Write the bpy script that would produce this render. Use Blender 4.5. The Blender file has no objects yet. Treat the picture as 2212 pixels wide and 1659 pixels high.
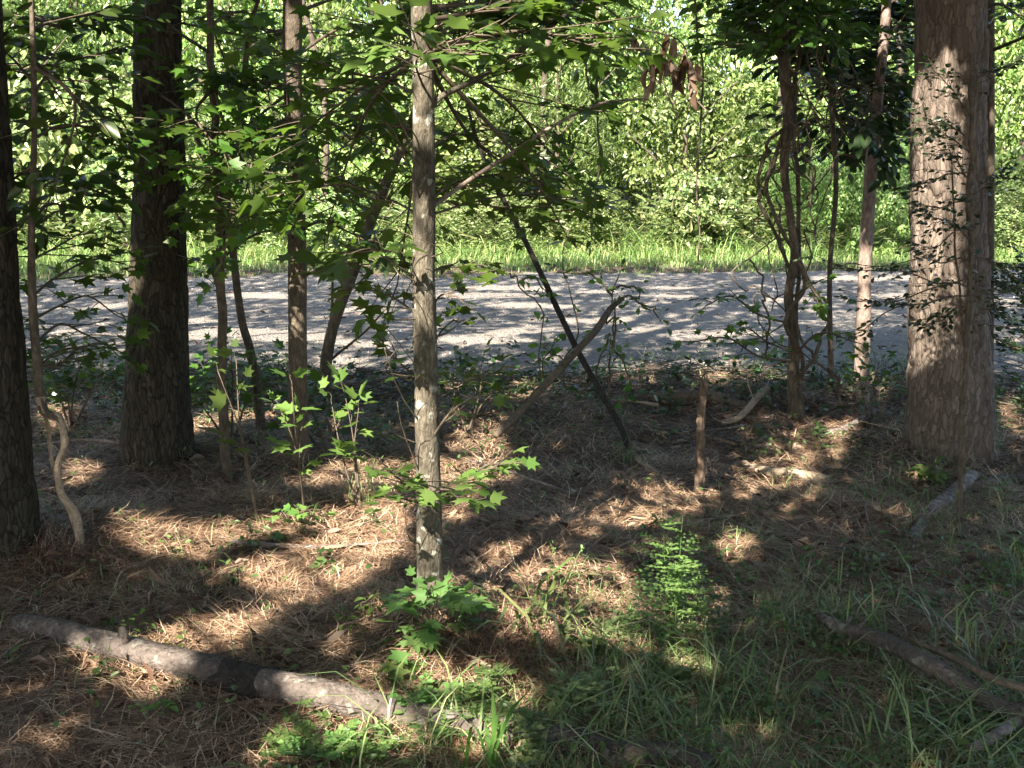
import bpy, math, random
import numpy as np
from mathutils import Vector, Matrix
random.seed(7)
R = np.random.default_rng(11)
C = bpy.context.scene.collection
sc = bpy.context.scene

# ------------------------------------------------------------------ camera
H = 1.6; F = 2372.0; W2, H2 = 1106.0, 829.5
TH = math.atan((H2 - 330.0) / F)
cam = bpy.data.objects.new("camera", bpy.data.cameras.new("camera")); C.objects.link(cam)
cam.location = (0, 0, H); cam.rotation_euler = (math.pi / 2 - TH, 0, 0)
cam.data.sensor_width = 36.0; cam.data.lens = 36.0 * F / 2212.0
cam.data.clip_start = 0.05; cam.data.clip_end = 500
sc.camera = cam
# ------------------------------------------------------------------ light
SUN_AZ = math.radians(27); SUN_EL = math.radians(42)
LD = np.array([math.sin(SUN_AZ) * math.cos(SUN_EL), math.cos(SUN_AZ) * math.cos(SUN_EL), -math.sin(SUN_EL)])
world = bpy.data.worlds.new("World"); sc.world = world; world.use_nodes = True
wn = world.node_tree.nodes; wl = world.node_tree.links
sky = wn.new("ShaderNodeTexSky"); sky.sky_type = 'NISHITA'; sky.sun_disc = False
sky.sun_elevation = SUN_EL; sky.sun_rotation = math.pi + SUN_AZ
sky.air_density = 1.0; sky.dust_density = 1.5
wl.new(sky.outputs[0], wn["Background"].inputs[0]); wn["Background"].inputs[1].default_value = 0.09
sl = bpy.data.lights.new("sun", 'SUN'); sl.energy = 5.0; sl.angle = math.radians(0.53); sl.color = (1.0, 0.90, 0.76)
so = bpy.data.objects.new("sun", sl); C.objects.link(so); so.location = (-8, -14, 16)
so.rotation_euler = Vector(LD).to_track_quat('-Z', 'Y').to_euler()
vs = sc.view_settings; vs.view_transform = 'Standard'; vs.look = 'None'; vs.exposure = 2.45; vs.gamma = 1
cy = sc.cycles; cy.max_bounces = 7; cy.diffuse_bounces = 4; cy.glossy_bounces = 2; cy.transmission_bounces = 3
cy.transparent_max_bounces = 4; cy.caustics_reflective = False; cy.caustics_refractive = False

# ------------------------------------------------------------------ pixel <-> world (2212 x 1659 frame)
cT, sT = math.cos(TH), math.sin(TH)
def ray(px, py):
    a = (px - W2) / F; b = -(py - H2) / F
    return np.array([a, cT + b * sT, -sT + b * cT])
def at(px, py, Y):
    d = ray(px, py); t = Y / d[1]
    return np.array([0, 0, H]) + d * t
def gr(px, py, z=0.0):
    d = ray(px, py); t = (z - H) / d[2]
    return np.array([0, 0, H]) + d * t
def pw(px, py, Y, w):                       # pixel width -> radius in metres
    return 0.5 * w / F * Y / ray(px, py)[1]
def topx(P):
    P = np.atleast_2d(P); q = P - np.array([0, 0, H])
    dep = q[:, 1] * cT - q[:, 2] * sT; up = q[:, 1] * sT + q[:, 2] * cT
    dep = np.where(dep < 0.05, 0.05, dep)
    return W2 + F * q[:, 0] / dep, H2 - F * up / dep

# ------------------------------------------------------------------ noise
def _h(i, j, k, s):
    n = (i * 374761393 + j * 668265263 + k * 2147483647 + s * 974634777) & 0xffffffff
    n = ((n ^ (n >> 13)) * 1274126177) & 0xffffffff
    return ((n ^ (n >> 16)) & 0xffff) / 65535.0
def vn(x, y, z=0.0, s=0):
    x, y, z = np.broadcast_arrays(np.asarray(x, float), np.asarray(y, float), np.asarray(z, float))
    i, j, k = np.floor(x).astype(np.int64), np.floor(y).astype(np.int64), np.floor(z).astype(np.int64)
    f, g, h = x - i, y - j, z - k
    f, g, h = f * f * (3 - 2 * f), g * g * (3 - 2 * g), h * h * (3 - 2 * h)
    r = 0
    for a in (0, 1):
        for b in (0, 1):
            for c in (0, 1):
                r = r + _h(i + a, j + b, k + c, s) * (f if a else 1 - f) * (g if b else 1 - g) * (h if c else 1 - h)
    return r
def fbm(x, y, z=0.0, o=3, s=0):
    r = 0; a = 0.5
    for q in range(o):
        r = r + a * vn(np.asarray(x) * 2 ** q, np.asarray(y) * 2 ** q, np.asarray(z) * 2 ** q, s + q); a *= 0.5
    return r / (1 - 0.5 ** o)

EDGE0 = gr(1106, 822, -.05)[1]
MOUNDS = []
def mound(px, py, r, h):
    p = gr(px, py); MOUNDS.append((p[0], p[1], r, h))
mound(180, 1180, .35, .07); mound(60, 1190, .4, .05); mound(338, 985, .5, .06); mound(2050, 965, .5, .06)
mound(930, 1340, .3, .05); mound(1150, 1380, .35, .05); mound(640, 990, .35, .05); mound(1715, 880, .35, .08)
mound(1080, 930, .45, .10); mound(1200, 900, .5, .08); mound(1560, 860, .6, .08); mound(500, 1040, .3, .03)
def edge_near(x):   # the road's near edge (distance from camera)
    return EDGE0 - 0.03 * np.asarray(x) + 0.35 * (fbm(np.asarray(x) * 0.9, 3.3) - 0.5) + 0.18 * (vn(np.asarray(x) * 3.5, 1.3) - .5)
def edge_far(x):
    return 15.3 + 0.055 * np.asarray(x) + 0.7 * (fbm(np.asarray(x) * 0.8, 7.7) - 0.5) + .5 * (vn(np.asarray(x) * 2.7, 2.2) - .5)
def gz(x, y):
    x = np.asarray(x, float); y = np.asarray(y, float)
    z = 0.07 * (fbm(x * 0.9, y * 0.9, 0, 3, 5) - 0.5) + 0.075 * (fbm(x * 4, y * 4, 0, 3, 9) - .5) + .022 * (vn(x * 17, y * 17, 0, 12) - .5)
    for mx, my, r, h in MOUNDS:
        z = z + h * np.exp(-((x - mx) ** 2 + (y - my) ** 2) / (r * r))
    e1 = edge_near(x); e2 = edge_far(x)
    t = np.clip((y - e1 + .05) / .35, 0, 1) * np.clip((e2 + 0.15 - y) / .4, 0, 1)
    z = z * (1 - t) + (-0.12) * t
    z = z + np.clip((y - 19) / 20, 0, 1) * 1.2
    return z

# ------------------------------------------------------------------ mesh helpers
def mk(name, V, faces, mat, parent=None, smooth=False):
    V = np.asarray(V, np.float32)
    if parent is not None:
        V = V - np.array(parent_world(parent), np.float32)
    me = bpy.data.meshes.new(name)
    me.vertices.add(len(V)); me.vertices.foreach_set("co", V.ravel())
    loops = np.concatenate([f.ravel() for f in faces]).astype(np.int32)
    cnt = np.concatenate([np.full(len(f), f.shape[1]) for f in faces]).astype(np.int32)
    st = np.concatenate([[0], np.cumsum(cnt)[:-1]]).astype(np.int32)
    me.loops.add(len(loops)); me.loops.foreach_set("vertex_index", loops)
    me.polygons.add(len(cnt)); me.polygons.foreach_set("loop_start", st); me.polygons.foreach_set("loop_total", cnt)
    if smooth: me.polygons.foreach_set("use_smooth", np.ones(len(cnt), bool))
    me.update(calc_edges=True); me.validate()
    me.materials.append(mat)
    o = bpy.data.objects.new(name, me); C.objects.link(o)
    if parent is not None: o.parent = parent
    return o
def parent_world(p):
    v = Vector((0, 0, 0))
    while p is not None:
        v = v + p.location; p = p.parent
    return v
def thing(name, label, cat, loc, group=None):
    o = bpy.data.objects.new(name, None); C.objects.link(o); o.location = [float(c) for c in loc]
    o.empty_display_size = 0.1
    o['label'] = label; o['category'] = cat
    if group: o['group'] = group
    return o
def tag(o, label=None, cat=None, group=None, kind=None):
    if label: o['label'] = label
    if cat: o['category'] = cat
    if group: o['group'] = group
    if kind: o['kind'] = kind
    return o
class MB:
    def __init__(s): s.v = []; s.f = {}; s.n = 0
    def add(s, V, faces):
        V = np.asarray(V, float); s.v.append(V)
        for f in faces:
            f = np.asarray(f); s.f.setdefault(f.shape[1], []).append(f + s.n)
        s.n += len(V)
    def build(s, name, mat, parent=None, smooth=False):
        if not s.n: return None
        return mk(name, np.concatenate(s.v), [np.concatenate(a) for a in s.f.values()], mat, parent, smooth)
def catmull(P, n):
    P = np.asarray(P, float)
    if len(P) < 3:
        t = np.linspace(0, 1, n)[:, None]; return P[0] * (1 - t) + P[-1] * t
    Q = np.vstack([2 * P[0] - P[1], P, 2 * P[-1] - P[-2]])
    m = len(P) - 1; out = []
    for u in np.linspace(0, m, n):
        i = min(int(u), m - 1); t = u - i
        a, b, c, d = Q[i], Q[i + 1], Q[i + 2], Q[i + 3]
        out.append(0.5 * ((2 * b) + (-a + c) * t + (2 * a - 5 * b + 4 * c - d) * t * t + (-a + 3 * b - 3 * c + d) * t ** 3))
    return np.array(out)
def tube(mb, P, r, seg=8, n=None, rough=0.0, seed=0, plates=0.0, caps=True, wob=0.0):
    P = np.asarray(P, float); r = np.atleast_1d(np.asarray(r, float))
    if len(r) == 1: r = np.repeat(r, len(P))
    if len(r) != len(P): r = np.interp(np.linspace(0, 1, len(P)), np.linspace(0, 1, len(r)), r)
    if n is None: n = max(4, len(P) * 4)
    PR = catmull(np.column_stack([P, r]), n); P = PR[:, :3]; r = np.maximum(PR[:, 3], 1e-4)
    if wob:
        s = np.linspace(0, 1, n) * len(P) * 0.25
        P = P + wob * np.column_stack([vn(s, 1.1, seed) - .5, vn(s, 5.1, seed) - .5, vn(s, 9.1, seed) - .5]) * np.minimum(1, np.linspace(0, 6, n))[:, None]
    T = np.gradient(P, axis=0); T /= np.linalg.norm(T, axis=1)[:, None] + 1e-12
    ref = np.array([1.0, 0, 0]) if abs(T[0][0]) < .8 else np.array([0, 0, 1.0])
    U = np.zeros_like(T); u = ref
    for i in range(n):
        u = u - T[i] * (u @ T[i]); u /= np.linalg.norm(u) + 1e-12; U[i] = u
    Vv = np.cross(T, U)
    a = np.linspace(0, 2 * math.pi, seg, endpoint=False)
    ca, sa = np.cos(a), np.sin(a)
    L = np.concatenate([[0], np.cumsum(np.linalg.norm(np.diff(P, axis=0), axis=1))])
    rr = r[:, None] * np.ones(seg)
    if rough:
        rr = rr * (1 + rough * 2 * (fbm(ca[None] * 1.6 + seed, sa[None] * 1.6, L[:, None] / max(r.mean(), .01) * .35, 3, seed) - .5))
    if plates:
        k = r.mean()
        X = ca[None] * k * 22 + seed; Y = sa[None] * k * 22; Z = L[:, None] * 4.5
        wx = vn(X * .6, Y * .6, Z * 2, 3) * 1.6
        n1 = vn(X + wx, Y, Z, 1); n2 = vn(X * 2.1, Y * 2.1 + wx, Z * 2.2, 2)
        cr = np.maximum((1 - np.abs(2 * n1 - 1)) ** 5, .6 * (1 - np.abs(2 * n2 - 1)) ** 7)
        rr = rr + plates * (-cr + .35 * (vn(X * 3, Y * 3, Z * 5, 6) - .5) + .4 * (n1 > .5))
    V = P[:, None, :] + rr[:, :, None] * (U[:, None, :] * ca[None, :, None] + Vv[:, None, :] * sa[None, :, None])
    V = V.reshape(-1, 3)
    i = np.arange(n - 1)[:, None] * seg; j = np.arange(seg)[None]; j2 = (j + 1) % seg
    q = np.stack([i + j, i + j2, i + seg + j2, i + seg + j], -1).reshape(-1, 4)
    fs = [q]
    if caps:
        fs += [np.arange(seg)[::-1][None], (np.arange(seg) + (n - 1) * seg)[None]]
    mb.add(V, fs)
    return P

# leaf templates : x = side, y = along, z = normal; unit length
def maple_t():
    pts = [(0, .68), (10, .50), (25, .35), (43, .46), (52, .62), (61, .46), (80, .31), (96, .40), (107, .50), (119, .36), (150, .27), (180, .27)]
    half = [(math.sin(math.radians(a)) * r, .3 + math.cos(math.radians(a)) * r) for a, r in pts]
    V = [(x, y, .16 * abs(x) - .28 * (x * x + (y - .3) ** 2)) for x, y in half]
    V += [(-x, y, .16 * abs(x) - .28 * (x * x + (y - .3) ** 2)) for x, y in half[1:-1]]
    n = len(half)
    return np.array(V), [tuple(range(n)), (0,) + tuple(range(2 * n - 3, n - 1, -1))[0:0] + tuple([n - 1] + list(range(2 * n - 3, n - 1, -1)))]
MAPLE = maple_t()
_o = [(0, 0), (.20, .22), (.27, .5), (.16, .8), (0, 1.0)]
OVAL = (np.array([(x, y, .3 * x - .25 * (y - .4) ** 2) for x, y in _o] + [(-x, y, .3 * x - .25 * (y - .4) ** 2) for x, y in _o[1:4]]),
        [(0, 1, 2, 3, 4), (0, 4, 7, 6, 5)])
RHOMB = (np.array([(0, 0, 0), (.30, .45, .08), (0, 1, -.06), (-.30, .45, .08)]), [(0, 1, 2), (0, 2, 3)])
LANCE = (np.array([(0, 0, 0), (.10, .3, .03), (0, 1, -.25), (-.10, .3, .03)]), [(0, 1, 2), (0, 2, 3)])
HEART = (np.array([(0, .08, 0), (.25, 0, .05), (.42, .25, .1), (.25, .65, .04), (0, 1, -.1), (-.25, 0, .05), (-.42, .25, .1), (-.25, .65, .04)]),
         [(0, 1, 2, 3, 4), (0, 4, 7, 6, 5)])
def leaves(mb, tpl, pos, direc, norm, size):
    """place leaves: pos, dir, normal (n,3); size (n,)"""
    pos = np.asarray(pos, float).reshape(-1, 3); n = len(pos)
    if not n: return
    d = np.asarray(direc, float).reshape(-1, 3); d = d / (np.linalg.norm(d, axis=1)[:, None] + 1e-9)
    nn = np.asarray(norm, float).reshape(-1, 3); nn = nn - d * (nn * d).sum(1)[:, None]; nn /= np.linalg.norm(nn, axis=1)[:, None] + 1e-9
    s = np.cross(d, nn); size = np.broadcast_to(size, (n,))
    tv, tf = tpl; k = len(tv); kx = R.uniform(.75, 1.2, n)[:, None, None]; kz = R.uniform(-.3, 1.7, n)[:, None, None]; sk = R.normal(size=n)[:, None, None] * .12
    V = (tv[None, :, 0, None] * kx * s[:, None] + tv[None, :, 1, None] * (d + 0 * s)[:, None] + (tv[None, :, 2, None] * kz) * nn[:, None] + sk * (tv[None, :, 1, None] ** 2) * s[:, None]) * size[:, None, None] + pos[:, None]
    off = np.arange(n)[:, None] * k
    mb.add(V.reshape(-1, 3), [np.array(f)[None] + off for f in tf])
def rdir(n, zs=1.0):
    v = R.normal(size=(n, 3)); v[:, 2] *= zs
    return v / np.linalg.norm(v, axis=1)[:, None]

# ------------------------------------------------------------------ materials
def mat(name):
    m = bpy.data.materials.new(name); m.use_nodes = True
    return m, m.node_tree.nodes, m.node_tree.links, m.node_tree.nodes["Principled BSDF"]
def ramp(N, stops, interp='LINEAR'):
    r = N.new("ShaderNodeValToRGB"); e = r.color_ramp.elements; r.color_ramp.interpolation = interp
    while len(e) > 1: e.remove(e[-1])
    e[0].position = stops[0][0]; e[0].color = (*stops[0][1], 1)
    for p, c in stops[1:]:
        x = e.new(p); x.color = (*c, 1)
    return r
def leaf_mat(name, cols, trans=(.22, .42, .04), mix=.4, rough=.42, spec=.5):
    m, N, L, b = mat(name)
    g = N.new("ShaderNodeNewGeometry")
    r = ramp(N, [(i / (len(cols) - 1), c) for i, c in enumerate(cols)]); L.new(g.outputs["Random Per Island"], r.inputs[0])
    oi = N.new("ShaderNodeObjectInfo")
    hv = N.new("ShaderNodeHueSaturation"); L.new(r.outputs[0], hv.inputs["Color"])
    mr = N.new("ShaderNodeMapRange"); L.new(oi.outputs["Random"], mr.inputs[0]); mr.inputs[3].default_value = .5; mr.inputs[4].default_value = 1.3
    L.new(mr.outputs[0], hv.inputs["Value"])
    mh = N.new("ShaderNodeMapRange"); L.new(oi.outputs["Random"], mh.inputs[0]); mh.inputs[3].default_value = .485; mh.inputs[4].default_value = .515
    L.new(mh.outputs[0], hv.inputs["Hue"])
    L.new(hv.outputs[0], b.inputs["Base Color"]); b.inputs["Roughness"].default_value = rough; b.inputs["Specular IOR Level"].default_value = spec
    t = N.new("ShaderNodeBsdfTranslucent")
    mx = N.new("ShaderNodeMix"); mx.data_type = 'RGBA'; mx.blend_type = 'MULTIPLY'; mx.inputs[0].default_value = 1
    hs = N.new("ShaderNodeHueSaturation"); hs.inputs["Value"].default_value = 1; L.new(hv.outputs[0], hs.inputs["Color"])
    mx2 = N.new("ShaderNodeMix"); mx2.data_type = 'RGBA'; mx2.inputs[0].default_value = .35
    L.new(hs.outputs[0], mx2.inputs[6]); mx2.inputs[7].default_value = (*trans, 1)
    L.new(mx2.outputs[2], t.inputs[0])
    ms = N.new("ShaderNodeMixShader"); ms.inputs[0].default_value = mix
    L.new(b.outputs[0], ms.inputs[1]); L.new(t.outputs[0], ms.inputs[2])
    L.new(ms.outputs[0], N["Material Output"].inputs[0])
    return m
M = {}
M['maple'] = leaf_mat('maple_leaf', [(.04, .09, .014), (.065, .13, .02), (.10, .17, .025)], (.26, .46, .05), .5)
M['lime'] = leaf_mat('young_leaf', [(.07, .14, .03), (.105, .18, .04), (.15, .23, .06)], (.25, .40, .08), .40, .65, .2)
M['oval'] = leaf_mat('oval_leaf', [(.03, .075, .012), (.055, .11, .02), (.08, .14, .02)], (.16, .32, .03), .35)
M['holly'] = leaf_mat('small_dark_leaf', [(.02, .045, .015), (.03, .065, .02), (.045, .09, .03)], (.08, .16, .03), .18, .3)
M['bush1'] = leaf_mat('bush_leaf', [(.08, .15, .035), (.14, .23, .055), (.24, .35, .10), (.40, .48, .18)], (.30, .46, .10), .28, .38)
M['bush2'] = leaf_mat('tree_line_leaf', [(.07, .14, .03), (.13, .22, .05), (.24, .35, .10)], (.22, .38, .09), .28, .36)
M['bush3'] = leaf_mat('pale_bush_leaf', [(.10, .18, .06), (.18, .28, .09), (.30, .41, .15), (.44, .49, .22)], (.36, .46, .12), .28, .42)
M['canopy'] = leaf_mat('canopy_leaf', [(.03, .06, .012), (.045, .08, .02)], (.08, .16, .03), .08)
M['grass'] = leaf_mat('grass_blade', [(.11, .17, .06), (.16, .24, .09), (.24, .31, .12), (.36, .35, .19)], (.24, .36, .10), .35, .4)
M['verge'] = leaf_mat('verge_grass_blade', [(.10, .18, .05), (.15, .25, .07), (.24, .33, .10), (.36, .35, .17)], (.30, .45, .09), .35, .45)
M['weed'] = leaf_mat('weed_leaf', [(.055, .11, .03), (.08, .15, .04), (.12, .19, .06)], (.20, .36, .07), .35)
M['fern'] = leaf_mat('feathery_leaf', [(.08, .16, .04), (.12, .21, .06), (.17, .26, .08)], (.26, .42, .10), .36)
M['dead'] = leaf_mat('dead_leaf', [(.07, .04, .025), (.15, .09, .055), (.26, .18, .125), (.36, .29, .22)], (.25, .12, .05), .12, .7, .2)
M['needle'] = leaf_mat('pine_needle', [(.06, .033, .024), (.16, .09, .06), (.28, .17, .115), (.54, .40, .30)], (.28, .16, .09), .1, .6, .3)
def bark(name, c1, c2, c3, sx=30, sz=6, bump=.5, patch=None, lichen=0.0):
    m, N, L, b = mat(name)
    tc = N.new("ShaderNodeTexCoord"); mp = N.new("ShaderNodeMapping"); L.new(tc.outputs["Object"], mp.inputs[0]); mp.inputs["Scale"].default_value = (sx, sx, sz)
    n = N.new("ShaderNodeTexNoise"); n.inputs["Scale"].default_value = 1; n.inputs["Detail"].default_value = 9; n.inputs["Roughness"].default_value = .7; L.new(mp.outputs[0], n.inputs[0])
    r = ramp(N, [(.28, c1), (.5, c2), (.72, c3)]); L.new(n.outputs[0], r.inputs[0])
    n2 = N.new("ShaderNodeTexNoise"); n2.inputs["Scale"].default_value = 5; n2.inputs["Detail"].default_value = 5; L.new(tc.outputs["Object"], n2.inputs[0])
    mr = N.new("ShaderNodeMapRange"); L.new(n2.outputs[0], mr.inputs[0]); mr.inputs[1].default_value = .3; mr.inputs[2].default_value = .7; mr.inputs[3].default_value = .65; mr.inputs[4].default_value = 1.3
    h = N.new("ShaderNodeHueSaturation"); L.new(r.outputs[0], h.inputs["Color"]); L.new(mr.outputs[0], h.inputs["Value"])
    out = h.outputs[0]
    if lichen:
        n3 = N.new("ShaderNodeTexNoise"); n3.inputs["Scale"].default_value = 22; n3.inputs["Detail"].default_value = 4; L.new(tc.outputs["Object"], n3.inputs[0])
        m3 = N.new("ShaderNodeMapRange"); L.new(n3.outputs[0], m3.inputs[0]); m3.inputs[1].default_value = .60; m3.inputs[2].default_value = .66; m3.inputs[4].default_value = lichen
        mx = N.new("ShaderNodeMix"); mx.data_type = 'RGBA'; L.new(m3.outputs[0], mx.inputs[0]); L.new(out, mx.inputs[6]); mx.inputs[7].default_value = (.45, .46, .40, 1)
        out = mx.outputs[2]
    L.new(out, b.inputs["Base Color"]); b.inputs["Roughness"].default_value = .88; b.inputs["Specular IOR Level"].default_value = .2
    v = N.new("ShaderNodeTexVoronoi"); v.feature = 'DISTANCE_TO_EDGE'; v.inputs["Scale"].default_value = 1.1; L.new(mp.outputs[0], v.inputs[0])
    ad = N.new("ShaderNodeMath"); ad.operation = 'ADD'; L.new(n.outputs[0], ad.inputs[0])
    mu = N.new("ShaderNodeMath"); mu.operation = 'MULTIPLY'; L.new(v.outputs[0], mu.inputs[0]); mu.inputs[1].default_value = .6; L.new(mu.outputs[0], ad.inputs[1])
    bp = N.new("ShaderNodeBump"); bp.inputs["Strength"].default_value = bump; bp.inputs["Distance"].default_value = .02; L.new(ad.outputs[0], bp.inputs["Height"]); L.new(bp.outputs[0], b.inputs["Normal"])
    return m
def pine_bark(name, crack, c1, c2, c3):
    m, N, L, b = mat(name)
    tc = N.new("ShaderNodeTexCoord"); nz = N.new("ShaderNodeTexNoise"); nz.inputs["Scale"].default_value = 9; nz.inputs["Detail"].default_value = 4; L.new(tc.outputs["Object"], nz.inputs[0])
    wm = N.new("ShaderNodeMix"); wm.data_type = 'RGBA'; wm.blend_type = 'LINEAR_LIGHT'; wm.inputs[0].default_value = .03; L.new(tc.outputs["Object"], wm.inputs[6]); L.new(nz.outputs["Color"], wm.inputs[7])
    mp = N.new("ShaderNodeMapping"); mp.inputs["Scale"].default_value = (45, 45, 9); L.new(wm.outputs[2], mp.inputs[0])
    v = N.new("ShaderNodeTexVoronoi"); v.feature = 'DISTANCE_TO_EDGE'; v.inputs["Scale"].default_value = 1; L.new(mp.outputs[0], v.inputs[0])
    v2 = N.new("ShaderNodeTexVoronoi"); v2.inputs["Scale"].default_value = 1; L.new(mp.outputs[0], v2.inputs[0])
    n = N.new("ShaderNodeTexNoise"); n.inputs["Scale"].default_value = 1; n.inputs["Detail"].default_value = 10; n.inputs["Roughness"].default_value = .8
    mp2 = N.new("ShaderNodeMapping"); mp2.inputs["Scale"].default_value = (70, 70, 28); L.new(tc.outputs["Object"], mp2.inputs[0]); L.new(mp2.outputs[0], n.inputs[0])
    r = ramp(N, [(.3, c1), (.5, c2), (.7, c3)]); ad = N.new("ShaderNodeMix"); ad.data_type = 'FLOAT'; ad.inputs[0].default_value = .35; L.new(n.outputs[0], ad.inputs[2]); L.new(v2.outputs["Color"], ad.inputs[3]); L.new(ad.outputs[0], r.inputs[0])
    mr = N.new("ShaderNodeMapRange"); L.new(v.outputs[0], mr.inputs[0]); mr.inputs[1].default_value = .0; mr.inputs[2].default_value = .11
    mx = N.new("ShaderNodeMix"); mx.data_type = 'RGBA'; L.new(mr.outputs[0], mx.inputs[0]); mx.inputs[6].default_value = (*crack, 1); L.new(r.outputs[0], mx.inputs[7]); L.new(mx.outputs[2], b.inputs["Base Color"])
    b.inputs["Roughness"].default_value = .9; b.inputs["Specular IOR Level"].default_value = .15
    hh = N.new("ShaderNodeMath"); hh.operation = 'ADD'; L.new(mr.outputs[0], hh.inputs[0]); L.new(n.outputs[0], hh.inputs[1])
    bp = N.new("ShaderNodeBump"); bp.inputs["Strength"].default_value = .6; bp.inputs["Distance"].default_value = .008; L.new(hh.outputs[0], bp.inputs["Height"]); L.new(bp.outputs[0], b.inputs["Normal"])
    return m
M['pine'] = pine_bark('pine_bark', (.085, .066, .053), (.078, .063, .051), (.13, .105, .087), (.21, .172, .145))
M['pine_dark'] = pine_bark('shaded_pine_bark', (.016, .014, .010), (.024, .021, .015), (.046, .039, .029), (.08, .067, .051))  # shade on the left pines is put into this darker bark colour
M['sap'] = bark('smooth_mottled_bark', (.035, .03, .022), (.10, .087, .065), (.21, .185, .145), 75, 26, .8, lichen=.55)
M['thin'] = bark('thin_stem_bark', (.04, .034, .026), (.10, .08, .06), (.19, .155, .12), 55, 22, .7)
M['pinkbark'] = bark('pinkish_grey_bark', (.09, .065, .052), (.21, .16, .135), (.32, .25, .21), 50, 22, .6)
M['log'] = bark('fallen_log_bark', (.05, .04, .035), (.115, .095, .083), (.18, .152, .135), 45, 45, 1.0, lichen=.3)
M['greylog'] = bark('grey_fallen_bark', (.07, .055, .05), (.17, .14, .125), (.30, .26, .24), 40, 40, .6, lichen=.5)
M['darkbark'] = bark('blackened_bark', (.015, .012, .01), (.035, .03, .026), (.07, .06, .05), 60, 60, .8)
M['rot'] = bark('rotting_wood', (.05, .036, .027), (.14, .10, .072), (.28, .205, .15), 60, 14, .8)
M['pale'] = bark('pale_dead_twig', (.16, .12, .08), (.30, .235, .17), (.44, .36, .28), 60, 60, .5)
M['lichen'] = bark('lichen_covered_twig', (.28, .32, .27), (.42, .48, .42), (.55, .60, .52), 80, 80, .3)
M['twig'] = bark('dark_twig', (.05, .04, .03), (.10, .08, .06), (.18, .14, .10), 60, 60, .3)

# ------------------------------------------------------------------ setting
def grid(x0, x1, nx, y0, y1, ny, fz):
    X, Y = np.meshgrid(np.linspace(x0, x1, nx), np.linspace(y0, y1, ny))
    V = np.column_stack([X.ravel(), Y.ravel(), fz(X, Y).ravel()])
    i = np.arange(ny - 1)[:, None] * nx + np.arange(nx - 1)[None]
    return V, np.stack([i, i + 1, i + nx + 1, i + nx], -1).reshape(-1, 4)
m, N, L, b = mat('forest_soil')
tc = N.new("ShaderNodeTexCoord")
n1 = N.new("ShaderNodeTexNoise"); n1.inputs["Scale"].default_value = 45; n1.inputs["Detail"].default_value = 8; n1.inputs["Roughness"].default_value = .75; L.new(tc.outputs["Object"], n1.inputs[0])
r1 = ramp(N, [(.3, (.025, .018, .013)), (.48, (.08, .053, .038)), (.62, (.17, .115, .08)), (.75, (.28, .21, .16))]); L.new(n1.outputs[0], r1.inputs[0])
n2 = N.new("ShaderNodeTexNoise"); n2.inputs["Scale"].default_value = 1.3; n2.inputs["Detail"].default_value = 4; L.new(tc.outputs["Object"], n2.inputs[0])
mx = N.new("ShaderNodeMix"); mx.data_type = 'RGBA'; mr = N.new("ShaderNodeMapRange"); L.new(n2.outputs[0], mr.inputs[0]); mr.inputs[1].default_value = .5; mr.inputs[2].default_value = .75; mr.inputs[4].default_value = .5
L.new(mr.outputs[0], mx.inputs[0]); L.new(r1.outputs[0], mx.inputs[6]); mx.inputs[7].default_value = (.07, .085, .04, 1)
L.new(mx.outputs[2], b.inputs["Base Color"]); b.inputs["Roughness"].default_value = .95
bp = N.new("ShaderNodeBump"); bp.inputs["Strength"].default_value = 1; bp.inputs["Distance"].default_value = .03; L.new(n1.outputs[0], bp.inputs["Height"]); L.new(bp.outputs[0], b.inputs["Normal"])
SOIL = m
gx = np.concatenate([np.linspace(-90, -9, 28)[:-1], np.linspace(-9, 9, 420), np.linspace(9, 90, 28)[1:]])
gy = np.concatenate([np.linspace(-60, -1, 24)[:-1], np.linspace(-1, 9.5, 330), np.linspace(9.6, 30, 90), np.linspace(31, 120, 30)])
X, Y = np.meshgrid(gx, gy); V = np.column_stack([X.ravel(), Y.ravel(), gz(X, Y).ravel()])
nx = len(gx); i = np.arange(len(gy) - 1)[:, None] * nx + np.arange(nx - 1)[None]
tag(mk('ground', V, [np.stack([i, i + 1, i + nx + 1, i + nx], -1).reshape(-1, 4)], SOIL, smooth=True), kind='structure')

m, N, L, b = mat('gravel')
tc = N.new("ShaderNodeTexCoord")
n1 = N.new("ShaderNodeTexNoise"); n1.inputs["Scale"].default_value = 28; n1.inputs["Detail"].default_value = 8; n1.inputs["Roughness"].default_value = .8; L.new(tc.outputs["Object"], n1.inputs[0])
r1 = ramp(N, [(.28, (.11, .10, .09)), (.42, (.20, .18, .16)), (.6, (.29, .26, .23)), (.8, (.44, .395, .345))]); L.new(n1.outputs[0], r1.inputs[0])
n2 = N.new("ShaderNodeTexNoise"); n2.inputs["Scale"].default_value = .8; n2.inputs["Detail"].default_value = 5; L.new(tc.outputs["Object"], n2.inputs[0])
mp = N.new("ShaderNodeMapping"); mp.inputs["Scale"].default_value = (.35, 1.6, 1); L.new(tc.outputs["Object"], mp.inputs[0]); L.new(mp.outputs[0], n2.inputs[0])
mr = N.new("ShaderNodeMapRange"); L.new(n2.outputs[0], mr.inputs[0]); mr.inputs[1].default_value = .3; mr.inputs[2].default_value = .7; mr.inputs[3].default_value = .82; mr.inputs[4].default_value = 1.12
hv = N.new("ShaderNodeHueSaturation"); L.new(r1.outputs[0], hv.inputs["Color"]); L.new(mr.outputs[0], hv.inputs["Value"])
L.new(hv.outputs[0], b.inputs["Base Color"]); b.inputs["Roughness"].default_value = .92; b.inputs["Specular IOR Level"].default_value = .2
vo = N.new("ShaderNodeTexVoronoi"); vo.inputs["Scale"].default_value = 40; L.new(tc.outputs["Object"], vo.inputs[0])
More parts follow.
